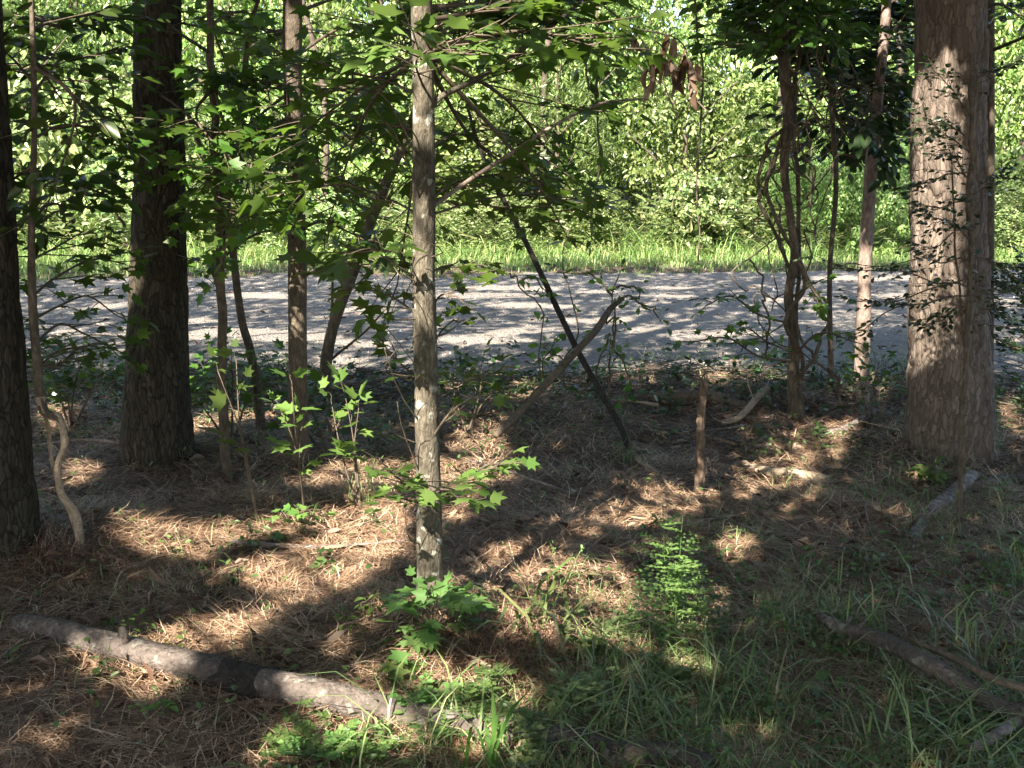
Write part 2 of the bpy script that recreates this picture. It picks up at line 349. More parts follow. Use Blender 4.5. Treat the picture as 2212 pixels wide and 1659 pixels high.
ad = N.new("ShaderNodeMath"); ad.operation = 'ADD'; L.new(n1.outputs[0], ad.inputs[0]); L.new(vo.outputs[0], ad.inputs[1])
bp = N.new("ShaderNodeBump"); bp.inputs["Strength"].default_value = .9; bp.inputs["Distance"].default_value = .03; L.new(ad.outputs[0], bp.inputs["Height"]); L.new(bp.outputs[0], b.inputs["Normal"])
GRAV = m
xs = np.linspace(-40, 40, 700); ts = np.linspace(0, 1, 110)
X = np.repeat(xs[None], 110, 0); e1 = edge_near(xs) + .12; e2 = edge_far(xs) + .25
Y = e1[None] + (e2 - e1)[None] * ts[:, None]
def rut(y, x): return .018 * (fbm(x * 3.2, y * 5, 0, 3, 8) - .5) + .018 * np.sin((y + .1 * np.sin(x * .3)) * 2.1) + .03 * (fbm(x * .6, y * 2.5, 0, 3, 3) - .5) + .02 * (vn(x * 7, y * 9, 0, 4) - .5)
Z = -.055 + rut(Y, X); Z[0] = -.13; Z[-1] = -.13; Z[1] = np.minimum(Z[1], -.08); Z[-2] = np.minimum(Z[-2], -.08)
nx = 700; i = np.arange(109)[:, None] * nx + np.arange(nx - 1)[None]
tag(mk('gravel_road', np.column_stack([X.ravel(), Y.ravel(), Z.ravel()]), [np.stack([i, i + 1, i + nx + 1, i + nx], -1).reshape(-1, 4)], GRAV, smooth=True), kind='structure')
def roadz(x, y): return -.055 + rut(y, x)
# loose stones and leaf scraps on the road
n = 16000; x = R.uniform(-9, 9, n); t = R.random(n) ** 1.4; y = edge_near(x) + .15 + (edge_far(x) - edge_near(x) - .2) * t
ST = (np.array([(.5, 0, 0), (-.2, .45, 0), (-.3, -.4, 0), (.05, .05, .55)]), [(0, 1, 3), (1, 2, 3), (2, 0, 3)])
mb = MB(); leaves(mb, ST, np.column_stack([x, y, roadz(x, y) - .004]), rdir(n, .1), np.tile([0, 0, 1.], (n, 1)), R.uniform(.010, .026, n))
m, N, L, b = mat('loose_stone'); g = N.new("ShaderNodeNewGeometry"); r = ramp(N, [(0, (.10, .09, .08)), (.3, (.28, .26, .24)), (.8, (.45, .42, .40)), (1, (.62, .6, .58))]); L.new(g.outputs["Random Per Island"], r.inputs[0]); L.new(r.outputs[0], b.inputs["Base Color"]); b.inputs["Roughness"].default_value = .9
ll = 350; x = R.uniform(-9, 9, ll); y = edge_near(x) + .1 + R.random(ll) ** 2 * 6; leaves(mb, ST, np.column_stack([x, y, roadz(x, y) - .004]), rdir(ll, .1), np.tile([0, 0, 1.], (ll, 1)), R.uniform(.03, .05, ll))
tag(mb.build('loose_gravel', m), kind='stuff', label='loose stones scattered over the gravel road', cat='gravel')

# ------------------------------------------------------------------ light openings (image-space outlines of sunny patches, turned into where the leaf roof has gaps)
LITPOLY = [
 [(281, 1154), (375, 1108), (469, 1132), (586, 1122), (700, 1098), (790, 1070), (640, 1150), (520, 1195), (430, 1224), (352, 1228), (280, 1200)],
 [(460, 1240), (560, 1210), (660, 1168), (800, 1108), (910, 1080), (910, 1195), (800, 1290), (664, 1330), (560, 1285), (480, 1262)],
 [(0, 1180), (156, 1150), (186, 1172), (110, 1218), (0, 1232)],
 [(165, 1380), (240, 1375), (312, 1378), (410, 1340), (508, 1328), (672, 1312), (630, 1365), (550, 1442), (490, 1452), (437, 1480), (430, 1520), (371, 1550), (273, 1515), (165, 1460)],
 [(684, 1462), (720, 1385), (864, 1304), (905, 1300), (880, 1338), (773, 1394), (692, 1468)],
 [(652, 1476), (730, 1490), (800, 1452), (870, 1404), (940, 1400), (1010, 1440), (1185, 1495), (1195, 1560), (1165, 1659), (590, 1659), (550, 1625), (640, 1578), (650, 1520)],
 [(1030, 1330), (1080, 1290), (1260, 1350), (1240, 1390), (1100, 1390)],
 [(1260, 1330), (1450, 1310), (1470, 1350), (1330, 1420), (1230, 1400)],
 [(960, 1100), (1080, 1060), (1010, 1130), (960, 1165)],
 [(1000, 1220), (1090, 1165), (1110, 1190), (1020, 1240)],
 [(1040, 960), (1130, 950), (1120, 1040), (1060, 1080), (980, 1050)],
 [(1120, 880), (1190, 870), (1200, 920), (1130, 925)],
 [(1270, 1120), (1400, 1070), (1560, 1090), (1480, 1140), (1300, 1150)],
 [(1380, 1080), (1500, 1000), (1620, 960), (1860, 920), (1850, 965), (1790, 1030), (1700, 1065), (1560, 1090)],
 [(1560, 900), (1780, 920), (1850, 900), (1860, 930), (1600, 950)],
 [(1520, 1170), (1600, 1150), (1660, 1200), (1600, 1230), (1540, 1210)],
 [(1180, 1215), (1300, 1130), (1330, 1140), (1210, 1232)], [(1330, 1212), (1450, 1150), (1485, 1160), (1350, 1228)], [(1120, 1290), (1200, 1240), (1228, 1250), (1140, 1312)], [(60, 1600), (200, 1555), (260, 1575), (120, 1640)], [(0, 1500), (90, 1475), (120, 1495), (20, 1530)], [(1640, 1130), (1760, 1060), (1790, 1070), (1690, 1140)],
 [(1400, 1360), (1470, 1330), (1480, 1440), (1400, 1480)],
 [(90, 890), (180, 870), (170, 930), (100, 950)], [(140, 1010), (260, 1000), (200, 1060), (140, 1050)],
 [(2130, 870), (2212, 850), (2212, 960), (2150, 930)], [(1500, 830), (1700, 815), (1690, 850), (1530, 860)],
 [(1420, 770), (1800, 800), (1960, 790), (1900, 870), (1790, 880)],
 [(1330, 820), (1440, 830), (1430, 860), (1330, 850)], [(1180, 810), (1330, 800), (1320, 850), (1190, 850)],
]
def ell(cx, cy, a, b_, tilt=0.0):
    t = np.linspace(0, 2 * math.pi, 14, endpoint=False)
    return [(cx + a * math.cos(u), cy + b_ * math.sin(u) + tilt * a * math.cos(u)) for u in t]
for e in [(1100, 620, 130, 8), (1050, 640, 120, 9), (1300, 630, 50, 5), (790, 668, 60, 10), (560, 640, 80, 8), (1120, 715, 90, 12, -.1), (1040, 735, 110, 10), (1120, 778, 90, 18, -.15),
          (1240, 690, 30, 6), (1410, 715, 60, 12), (1520, 730, 90, 12), (1400, 800, 70, 20), (1240, 790, 50, 30, -.3), (740, 780, 80, 14), (800, 745, 60, 8), (1450, 618, 60, 5), (1860, 690, 110, 22),
          (1900, 760, 90, 16), (2170, 720, 80, 22), (1600, 790, 90, 14), (1930, 640, 60, 7), (250, 660, 60, 7), (1820, 600, 80, 5), (1330, 690, 70, 9), (620, 800, 60, 8), (2000, 600, 90, 5), (420, 690, 50, 8), (1150, 660, 120, 5), (1700, 650, 70, 6), (150, 720, 40, 8)]:
    LITPOLY.append(ell(*e))
def inpoly(px, py, poly):
    r = np.zeros(len(px), bool); n = len(poly)
    for i in range(n):
        x1, y1 = poly[i]; x2, y2 = poly[(i + 1) % n]
        if y1 == y2: continue
        c = ((y1 > py) != (y2 > py)) & (px < (x2 - x1) * (py - y1) / (y2 - y1) + x1)
        r ^= c
    return r
LITPTS = []          # (point, radius): things the sun reaches
def lit(px, py, Y, r): LITPTS.append((at(px, py, Y), r))
SHADE = []           # (x0, x1, y0, y1, Y0, Y1, leaves, jitter): things that stand wholly in leaf shade
def shade(*a): SHADE.append(a)

# ------------------------------------------------------------------ trees
def trunk_path(pts, dY=0.0, base=None, top=None):
    """pts: (px,py,width px) from the top of the picture down to the base; returns base->top path, radii, base distance"""
    bx, by, bw = pts[-1]
    g = gr(bx, by)
    for _ in range(3): g = gr(bx, by, float(gz(g[0], g[1])))
    Y0 = g[1]; P, r = [], []
    n = len(pts)
    for k, (px, py, w) in enumerate(reversed(pts)):
        Yk = Y0 + dY * k / max(1, n - 1)
        p = at(px, py, Yk) if k else g - np.array([0, 0, .06])
        P.append(p); r.append(pw(px, py, Yk, w))
    if top:
        d = P[-1] - P[-2]; d = d / np.linalg.norm(d)
        for q in range(1, 4):
            L_ = (top - P[2][2] if False else top) * q / 3
            P.append(P[len(pts) - 1] + d * L_ * np.array([1, 1, 1]) * (1 if d[2] > .5 else .6)); r.append(r[len(pts) - 1] * (1 - .25 * q))
    return np.array(P), np.array(r), g
def spray(lf, tw, path, size, n_side=6, tl=(.15, .4), tpl=MAPLE, t0=.25, per=4, droop=.0, flat=.38, r0=.003):
    """side twigs with leaves along a branch path"""
    path = np.asarray(path); n = len(path)
    Ls = np.linspace(t0, 1, n_side + 1)
    for k, t in enumerate(Ls):
        u = t * (n - 1); i = min(int(u), n - 2); p = path[i] + (path[i + 1] - path[i]) * (u - i)
        d = path[i + 1] - path[i]; d = d / (np.linalg.norm(d) + 1e-9)
        side = np.cross(d, [0, 0, 1]); side /= np.linalg.norm(side) + 1e-9
        sg = 1 if k % 2 else -1
        L_ = R.uniform(*tl) * (1.1 - .5 * t)
        if k == n_side: dd = d + R.normal(size=3) * .15; L_ = tl[0]
        else: dd = d * .7 + side * sg * R.uniform(.5, 1.1) + np.array([0, 0, R.uniform(-.15, .3)])
        dd[2] -= droop; dd /= np.linalg.norm(dd)
        q = p + dd * L_ + np.array([0, 0, R.uniform(-.04, .03)])
        tube(tw, [p, (p + q) / 2 + R.normal(size=3) * .01, q], [r0, r0 * .5], 4, 4, caps=False)
        m_ = max(2, int(per * R.uniform(.6, 1.3)))
        tt = np.linspace(.3, 1, m_) + R.normal(size=m_) * .04
        pp = p + (q - p) * tt[:, None]
        ds = np.cross(dd, [0, 0, 1]); ds /= np.linalg.norm(ds) + 1e-9
        sgn = np.where(np.arange(m_) % 2, 1, -1)
        ld = dd[None] * R.uniform(.4, 1, (m_, 1)) + ds[None] * (sgn * R.uniform(.4, 1.1, m_))[:, None]
        ld[-1] = dd; ld += R.normal(size=(m_, 3)) * .15; ld[:, 2] -= R.uniform(0, .45, m_)
        nn = np.tile([0, 0, 1.], (m_, 1)) + R.normal(size=(m_, 3)) * flat
        sz = size * R.uniform(.55, 1.1, m_)
        pet = .25 * sz
        leaves(lf, tpl, pp + ld / np.linalg.norm(ld, axis=1)[:, None] * pet[:, None], ld, nn, sz)
def auto_branches(t, lf, path, rad, z0, z1, n, L_=(.5, 1.2), size=.085, tpl=MAPLE, az=None, up=.25, bmat=None, per=4, ns=6, name='branch', one=None):
    """n limbs leaving the trunk between heights z0 and z1"""
    mb1 = one
    for k in range(n):
        z = z0 + (z1 - z0) * (k + R.random() * .8) / n
        i = int(np.clip(np.searchsorted(path[:, 2], z), 1, len(path) - 1)); p = path[i - 1] + (path[i] - path[i - 1]) * ((z - path[i - 1][2]) / (path[i][2] - path[i - 1][2] + 1e-6))
        a = R.uniform(0, 2 * math.pi) if az is None else math.radians(R.uniform(*az))
        l = R.uniform(*L_); d = np.array([math.cos(a), math.sin(a), up + R.uniform(-.15, .25)])
        q1 = p + d * l * .5 + R.normal(size=3) * .03; q2 = p + d * l + np.array([0, 0, -.1 * l]) + R.normal(size=3) * .05
        br = MB() if mb1 is None else mb1
        bp_ = tube(br, [p, q1, q2], [min(.012, rad * .45), .003], 5, 7, rough=.1)
        spray(lf, br, bp_, size, ns, (.12, .12 + .28 * l), tpl, .2, per)
        if mb1 is None: br.build(name, bmat or M['thin'], t)

def limbs_to(t, lf, path, reg, n, size=.09, tpl=MAPLE, ns=11, per=5, tl=(.15, .5), flat=.4):
    x0, x1, y0, y1, Y0, Y1 = reg
    for k in range(n):
        q = at(R.uniform(x0, x1), y0 + (y1 - y0) * (k + R.random()) / n, R.uniform(Y0, Y1))
        i = int(np.argmin(np.abs(path[:, 2] - max(1.9, q[2] - .12 * np.linalg.norm(q[:2] - path[len(path) // 2][:2])))))
        p = path[i]; mb = MB(); Q = tube(mb, [p, (p + q) / 2 + R.normal(size=3) * .06 + [0, 0, .05], q], [.009, .0025], 5, 12, rough=.1)
        spray(lf, mb, Q, size, ns, tl, tpl, .25, per, flat=flat); mb.build('branch', M['twig'], t)
# --- pines
def pine(label, pts, m_, top, seg=150, lean=0, plates=.012, crown_z=None, name='pine_tree', flare=1.0, seed=1):
    P, r, g = trunk_path(pts, lean, top=top)
    r[0] *= flare
    t = thing(name, label, 'tree', g)
    mb = MB(); tube(mb, P, r, seg, 520, rough=.05, seed=seed, plates=plates); mb.build('trunk', m_, t, True)
    # high crown of needle sprays, far above the picture
    lf = MB(); br = MB(); tp = P[-1]
    for k in range(16):
        a = k * 2.4; l = 1.1 + .8 * R.random(); z = tp[2] - 2.6 + 2.8 * k / 16
        q0 = np.array([tp[0], tp[1], z]); q = q0 + np.array([math.cos(a) * l, math.sin(a) * l, .5])
        tube(br, [q0, (q0 + q) / 2 + [0, 0, .1], q], [.03, .008], 5, 5)
        c = q0 + (q - q0) * R.uniform(.5, 1.1, (120, 1)) + R.normal(size=(120, 3)) * .18
        leaves(lf, LANCE, c, rdir(120), rdir(120), R.uniform(.15, .25, 120))
    br.build('limbs', M['pine_dark'], t); lf.build('crown', M['canopy'], t)
    return t, P, r
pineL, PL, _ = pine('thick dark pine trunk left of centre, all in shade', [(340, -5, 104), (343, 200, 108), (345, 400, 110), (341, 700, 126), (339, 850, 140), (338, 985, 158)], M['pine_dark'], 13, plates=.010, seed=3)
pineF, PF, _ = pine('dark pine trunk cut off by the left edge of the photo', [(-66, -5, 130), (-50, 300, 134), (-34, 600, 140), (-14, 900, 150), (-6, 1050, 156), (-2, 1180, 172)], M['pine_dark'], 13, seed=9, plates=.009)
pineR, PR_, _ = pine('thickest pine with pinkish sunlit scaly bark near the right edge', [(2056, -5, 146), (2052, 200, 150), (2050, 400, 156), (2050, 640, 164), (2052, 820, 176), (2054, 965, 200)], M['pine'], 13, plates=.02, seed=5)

# --- smooth barked hardwood saplings
def sapling(label, pts, m_, top=2.5, seg=20, n=120, rough=.06, lean=0.0, name='sapling', cat='sapling', group=None, wob=0.0, plates=0.0):
    P, r, g = trunk_path(pts, lean, top=top)
    t = thing(name, label, cat, g, group)
    mb = MB(); Q = tube(mb, P, r, seg, n, rough=rough, seed=int(pts[0][0]) % 17, wob=wob, plates=plates); mb.build('trunk', m_, t, True)
    return t, Q, g
# the main one, in front of the road
main, MP, MG = sapling('pale mottled sapling trunk in the middle with maple-like leaves and leaf shadows', [(910, -5, 46), (914, 150, 46), (916, 300, 48), (916, 480, 50), (915, 600, 50), (919, 760, 52), (922, 920, 52), (926, 1080, 54), (929, 1200, 58), (932, 1320, 74)], M['sap'], 2.6, 40, 260, plates=.0012)
MY = MG[1]
def branch_px(t, pts, w0, w1, m_, name='branch', n=None, seg=8, rough=.12, wob=0.0):
    """pts: (px,py,Y)"""
    P = np.array([at(a, b_, c) for a, b_, c in pts]); mb = MB()
    Q = tube(mb, P, [pw(pts[0][0], pts[0][1], pts[0][2], w0), pw(pts[-1][0], pts[-1][1], pts[-1][2], w1)], seg, n or len(pts) * 7, rough=rough, seed=len(pts), wob=wob)
    return mb, Q
ML = MB(); MLL = MB()
mb, Q = branch_px(main, [(920, 262, MY), (945, 215, MY + .02), (1000, 185, MY + .05), (1085, 138, MY + .1), (1180, 65, MY + .2), (1250, 5, MY + .3), (1330, -80, MY + .4)], 15, 8, M['sap'])
spray(ML, mb, Q, .095, 12, (.15, .45), t0=.15, per=4); mb.build('branch', M['sap'], main)
mb, Q = branch_px(main, [(925, 452, MY), (1010, 392, MY + .1), (1090, 340, MY + .2), (1190, 275, MY + .3), (1290, 226, MY + .45), (1375, 214, MY + .55)], 11, 5, M['sap'])
spray(ML, mb, Q, .06, 5, (.1, .25), t0=.3, per=2); mb.build('branch', M['pinkbark'], main)
for pts, sz, ns, tl, per, LL in [
    ([(915, 130, MY), (960, 110, MY - .3), (1010, 75, MY - .6)], .10, 7, (.12, .3), 4, 1),
    ([(915, 190, MY), (900, 130, MY - .3), (960, 90, MY - .5)], .10, 7, (.12, .3), 4, 1),
    ([(915, 60, MY), (1010, 30, MY - .2), (1120, -10, MY - .3)], .10, 8, (.15, .35), 4, 0),
    ([(915, 210, MY), (820, 170, MY + .1), (700, 150, MY + .2), (600, 120, MY + .3)], .085, 9, (.15, .4), 5, 0),
    ([(915, 300, MY), (860, 270, MY + .3), (760, 300, MY + .5)], .085, 7, (.15, .35), 5, 0),
    ([(915, 330, MY), (990, 290, MY + .3), (1080, 340, MY + .4)], .08, 5, (.15, .3), 3, 0),
    ([(915, 470, MY), (1010, 440, MY + .3), (1120, 420, MY + .6), (1260, 430, MY + .9)], .085, 9, (.15, .4), 5, 0),
    ([(915, 440, MY), (1000, 390, MY + .5), (1120, 370, MY + .9)], .085, 7, (.15, .35), 4, 0),
    ([(915, 470, MY), (840, 430, MY + .3), (740, 400, MY + .5), (660, 410, MY + .7)], .085, 8, (.15, .4), 5, 0),
    ([(915, 560, MY), (820, 540, MY - .1), (740, 560, MY)], .085, 7, (.12, .3), 4, 0),
    ([(916, 600, MY), (960, 575, MY + .1), (1010, 580, MY + .1)], .075, 5, (.08, .2), 3, 0),
    ([(916, 690, MY), (860, 650, MY + .1), (800, 620, MY + .2)], .08, 5, (.1, .2), 3, 0),
    ([(916, 700, MY), (950, 640, MY + .05), (985, 640, MY)], .07, 4, (.08, .16), 3, 0),
    ([(918, 780, MY), (950, 720, MY + .15), (980, 690, MY + .2)], .06, 4, (.06, .12), 3, 0),
    ([(920, 830, MY), (870, 790, MY), (850, 770, MY)], .07, 4, (.08, .15), 3, 0),
    ([(920, 880, MY), (1000, 830, MY + .4), (1080, 800, MY + .7)], .06, 6, (.1, .25), 4, 0),
    ([(923, 960, MY), (985, 880, MY - .05), (1060, 850, MY + .3)], .06, 6, (.1, .2), 3, 0),
    ([(926, 1080, MY), (870, 1040, MY - .2), (830, 1010, MY - .3)], .065, 5, (.08, .18), 4, 2),
    ([(926, 1080, MY), (990, 1030, MY - .2), (1070, 1010, MY - .3)], .07, 7, (.10, .2), 4, 2),
    ([(926, 1090, MY), (940, 1060, MY - .4), (1000, 1060, MY - .6)], .07, 6, (.08, .2), 4, 2),
    ([(926, 1090, MY), (880, 1080, MY - .3), (850, 1070, MY - .5)], .06, 5, (.06, .14), 4, 2),
]:
    mb, Q = branch_px(main, pts, 6, 3, M['thin'])
    spray([ML, MLL, MLL][LL], mb, Q, sz, ns, tl, t0=.25, per=per); mb.build('branch', M['twig'], main)
auto_branches(main, ML, MP, .025, 3.6, 4.6, 3, (.5, .9))
limbs_to(main, ML, MP, (960, 1480, -20, 130, MY + .1, MY + 1.1), 5, .085); limbs_to(main, ML, MP, (960, 1420, 360, 500, MY + .5, MY + 1.2), 3, .075); limbs_to(main, ML, MP, (600, 880, 90, 620, MY + .3, MY + 1.2), 4, .085)
ML.build('crown', M['maple'], main); MLL.build('crown', M['lime'], main)
shade(50, 168, 1340, 1410, 3.5, 3.7, 500, .03); shade(614, 646, 1475, 1530, 3.15, 3.25, 160, .008)
shade(895, 940, 325, 445, MY, MY, 260, .03); shade(895, 945, 735, 830, MY, MY, 200, .03); shade(900, 950, 1095, 1165, MY, MY, 120, .02); shade(897, 915, 600, 700, MY, MY, 90, .02)
for a in [(914, yy, .085) for y0_, y1_ in ((-10, 310), (460, 720), (850, 1080), (1185, 1300)) for yy in range(y0_, y1_, 25)]:
    lit(a[0], a[1], MY, a[2])
for a in [(960, 60, .14), (1000, 90, .14), (890, 110, .10), (830, 1020, .15), (960, 1010, .2), (1040, 1030, .25), (880, 1075, .15), (1000, 1070, .2)]:
    lit(a[0], a[1], MY - .35, a[2])

for k, (px, py, tt) in enumerate([(905, 225, .35), (925, 255, .3), (900, 345, .45), (925, 370, .5), (910, 405, .5), (925, 430, .45), (930, 560, .4), (925, 590, .3), (905, 640, .45), (930, 690, .4), (930, 735, .35), (905, 800, .4), (935, 830, .35), (935, 960, .4), (920, 1000, .4), (940, 1150, .35), (915, 1120, .4), (930, 880, .5), (900, 160, .5), (920, 120, .5)]):
    tt *= .7; p = at(px, py, MY - .02) - LD * tt; lv = MB(); tw = MB()
    q0 = at(916, py + R.uniform(-60, 90), MY); tube(tw, [q0, (p + q0) / 2 + R.normal(size=3) * [.06, .03, .03], p], [.003, .0012], 5, 6); m_ = 5
    dr = np.array([.3, .1, -.3]) + R.normal(size=(m_, 3)) * .6; leaves(MLL if py < 200 else ML, MAPLE, p + R.normal(size=(m_, 3)) * .035, dr, -LD + R.normal(size=(m_, 3)) * .3, R.uniform(.06, .085, m_)); tw.build('branch', M['twig'], main)
# second, darker, medium tree
t2, P2, G2 = sapling('straight grey-brown tree between the dark pine and the pale sapling', [(632, -5, 42), (632, 150, 40), (638, 350, 38), (642, 560, 40), (643, 760, 40), (644, 900, 42), (645, 985, 54)], M['thin'], 3.5, 36, 220, rough=.05, name='tree', cat='tree', plates=.0012)
lf = MB()
auto_branches(t2, lf, P2, .03, 2.2, 4.2, 14, (.6, 1.4), .085)
for pts in [[(640, 320, G2[1]), (560, 380, G2[1] - .5), (450, 360, G2[1] - .9)], [(640, 500, G2[1]), (700, 480, G2[1] - .2), (790, 520, G2[1] - .3)], [(640, 250, G2[1]), (520, 290, G2[1] - .4), (430, 280, G2[1] - .8)],
            [(640, 420, G2[1]), (560, 450, G2[1] - .6), (500, 480, G2[1] - 1.0)], [(640, 560, G2[1]), (720, 570, G2[1] - .3), (800, 560, G2[1] - .6)], [(640, 180, G2[1]), (740, 190, G2[1]), (830, 230, G2[1])], [(640, 120, G2[1]), (740, 60, G2[1]), (850, 60, G2[1] + .2)]]:
    mb, Q = branch_px(t2, pts, 8, 3, M['thin']); spray(lf, mb, Q, .09, 8, (.15, .4), t0=.3, per=5); mb.build('branch', M['twig'], t2)
limbs_to(t2, lf, P2, (400, 860, 40, 540, G2[1] - .8, G2[1] + .8), 8, .09)
lf.build('crown', M['maple'], t2)
lit(622, 50, G2[1], .1)
for a in [(450, 30, 5.2, .25), (380, 30, 5.0, .2), (680, 495, 4.6, .15), (640, 400, 4.8, .15), (440, 350, 5.0, .15), (560, 560, 5.2, .2), (760, 540, 5.0, .2), (480, 200, 5.4, .15), (720, 120, 5.4, .2), (800, 330, 5.2, .15), (150, 600, 5.4, .25), (230, 560, 5.4, .2), (160, 720, 5.4, .2), (780, 700, 4.4, .2), (560, 680, 5.6, .2), (520, 450, 5.0, .15), (700, 620, 5.4, .2)]: lit(*a)

t3, P3, G3 = sapling('slim dark sapling just right of the thick dark pine', [(452, -5, 16), (458, 160, 16), (462, 300, 17), (472, 470, 20), (478, 640, 20), (480, 800, 20), (482, 900, 22), (488, 980, 22), (492, 1042, 24)], M['thin'], 2.5, 14, 140, wob=.02)
lf = MB(); auto_branches(t3, lf, P3, .02, 1.5, 4.0, 11, (.5, 1.2), .08)
auto_branches(t3, lf, P3, .02, .9, 1.5, 5, (.4, .8), .07)
limbs_to(t3, lf, P3, (400, 620, 0, 700, G3[1] - .6, G3[1] + .8), 5, .085)
lf.build('crown', M['maple'], t3)
t4, P4, G4 = sapling('crooked dark sapling bending between two straight stems', [(560, -5, 8), (537, 67, 11), (521, 252, 15), (497, 370, 16), (490, 470, 17), (504, 553, 17), (514, 637, 17), (525, 704, 18), (540, 755, 19), (556, 850, 20), (566, 935, 22)], M['thin'], 2.0, 12, 140)
lf = MB(); auto_branches(t4, lf, P4, .02, 1.8, 4.0, 12, (.5, 1.2), .08); lf.build('crown', M['maple'], t4)
mb, Q = branch_px(t4, [(490, 478, G4[1]), (464, 413, G4[1]), (430, 310, G4[1]), (402, 235, G4[1])], 14, 9, M['thin']); mb.build('branch', M['thin'], t4)
mb, Q = branch_px(t4, [(521, 252, G4[1]), (500, 170, G4[1]), (470, 90, G4[1]), (450, 30, G4[1])], 7, 4, M['thin']); mb.build('branch', M['thin'], t4)
t5, P5, G5 = sapling('curved leaning sapling behind the pale trunk, seen against the gravel', [(900, 220, 10), (870, 310, 18), (832, 400, 23), (800, 480, 25), (765, 580, 25), (738, 650, 25), (718, 710, 24), (705, 780, 26), (698, 862, 30)], M['thin'], 1.6, 16, 120, rough=.12, lean=-.2)
lf = MB(); mb, Q = branch_px(t5, [(800, 480, G5[1]), (770, 440, G5[1]), (700, 430, G5[1] - .2)], 8, 3, M['thin']); spray(lf, mb, Q, .08, 6, (.1, .3), per=4); mb.build('branch', M['thin'], t5)
mb, Q = branch_px(t5, [(712, 780, G5[1]), (735, 760, G5[1]), (790, 715, G5[1] - .2), (834, 666, G5[1] - .3)], 7, 4, M['thin']); mb.build('branch', M['twig'], t5)
mb, Q = branch_px(t5, [(715, 720, G5[1]), (718, 640, G5[1]), (720, 560, G5[1]), (735, 500, G5[1])], 8, 3, M['thin']); spray(lf, mb, Q, .05, 5, (.1, .2), per=3); mb.build('branch', M['twig'], t5)
auto_branches(t5, lf, P5, .02, 2.6, 4.2, 9, (.5, 1.1), .08); lf.build('crown', M['maple'], t5)

# left sapling with pale twisting stems at its foot
t6, P6, G6 = sapling('thin sapling beside the far left pine, its pale foot bent and twisting', [(68, -5, 11), (72, 120, 12), (74, 300, 13), (68, 500, 15), (70, 640, 18), (78, 760, 19), (92, 880, 20), (128, 905, 18), (140, 955, 13), (125, 1010, 12), (132, 1065, 13), (165, 1115, 15), (173, 1170, 18)], M['thin'], 1.5, 12, 200, rough=.1)
mb, Q = branch_px(t6, [(173, 1168, G6[1]), (140, 1080, G6[1] + .05), (112, 1000, G6[1] + .08), (106, 935, G6[1] + .1), (95, 885, G6[1])], 11, 9, M['pale'], wob=.01); mb.build('stem', M['pale'], t6)
ii = [i for i in range(len(P6)) if P6[i][2] < at(85, 850, G6[1])[2]]; mb = MB(); tube(mb, P6[ii] , [pw(173, 1170, G6[1], 21), pw(130, 1000, G6[1], 14), pw(92, 880, G6[1], 20)], 14, 120, rough=.3, seed=2); mb.build('bent_foot', M['pale'], t6, True)
lf = MB(); Yb = G6[1]
for pts, sz, per, tpl in [([(70, 640, Yb), (120, 600, Yb + .3), (200, 560, Yb + .7), (270, 570, Yb + 1.0)], .08, 5, MAPLE), ([(72, 690, Yb), (130, 660, Yb + .4), (190, 640, Yb + .8), (250, 680, Yb + 1)], .075, 5, MAPLE),
                     ([(78, 740, Yb), (130, 700, Yb + .5), (180, 720, Yb + .9), (260, 760, Yb + 1.1)], .07, 5, MAPLE), ([(80, 780, Yb), (120, 790, Yb + .3), (160, 760, Yb + .6)], .07, 4, MAPLE),
                     ([(80, 800, Yb), (125, 760, Yb + .2), (200, 745, Yb + .5)], .07, 5, MAPLE), ([(70, 560, Yb), (110, 540, Yb + .2), (180, 500, Yb + .5)], .075, 5, MAPLE)]:
    mb, Q = branch_px(t6, pts, 7, 3, M['twig']); spray(lf, mb, Q, sz, 8, (.12, .35), tpl, .2, per, flat=.4); mb.build('branch', M['twig'], t6)
lo = MB()
for pts in [[(70, 420, Yb), (130, 390, Yb + .3), (230, 420, Yb + .6)], [(72, 300, Yb), (140, 270, Yb + .2), (250, 290, Yb + .6)], [(72, 180, Yb), (20, 120, Yb + .2), (-40, 90, Yb)], [(72, 200, Yb), (130, 130, Yb + .3), (160, 130, Yb + .5), (280, 100, Yb + .9)],
            [(70, 360, Yb), (20, 400, Yb + .2), (10, 480, Yb + .3)], [(70, 60, Yb), (140, 40, Yb + .3), (240, 30, Yb + .6)], [(70, 480, Yb), (110, 440, Yb + .4), (180, 450, Yb + .8), (260, 380, Yb + 1)], [(74, 130, Yb), (140, 190, Yb + .3), (200, 260, Yb + .5), (260, 330, Yb + .6)]]:
    mb, Q = branch_px(t6, pts, 7, 3, M['twig']); spray(lo, mb, Q, .095, 9, (.12, .4), OVAL, .15, 5, flat=.6); mb.build('branch', M['twig'], t6)
limbs_to(t6, lo, P6, (90, 285, 20, 500, G6[1], G6[1] + 1.2), 3, .085, OVAL, flat=.6)
lf.build('crown', M['maple'], t6); lo.build('crown', M['oval'], t6)

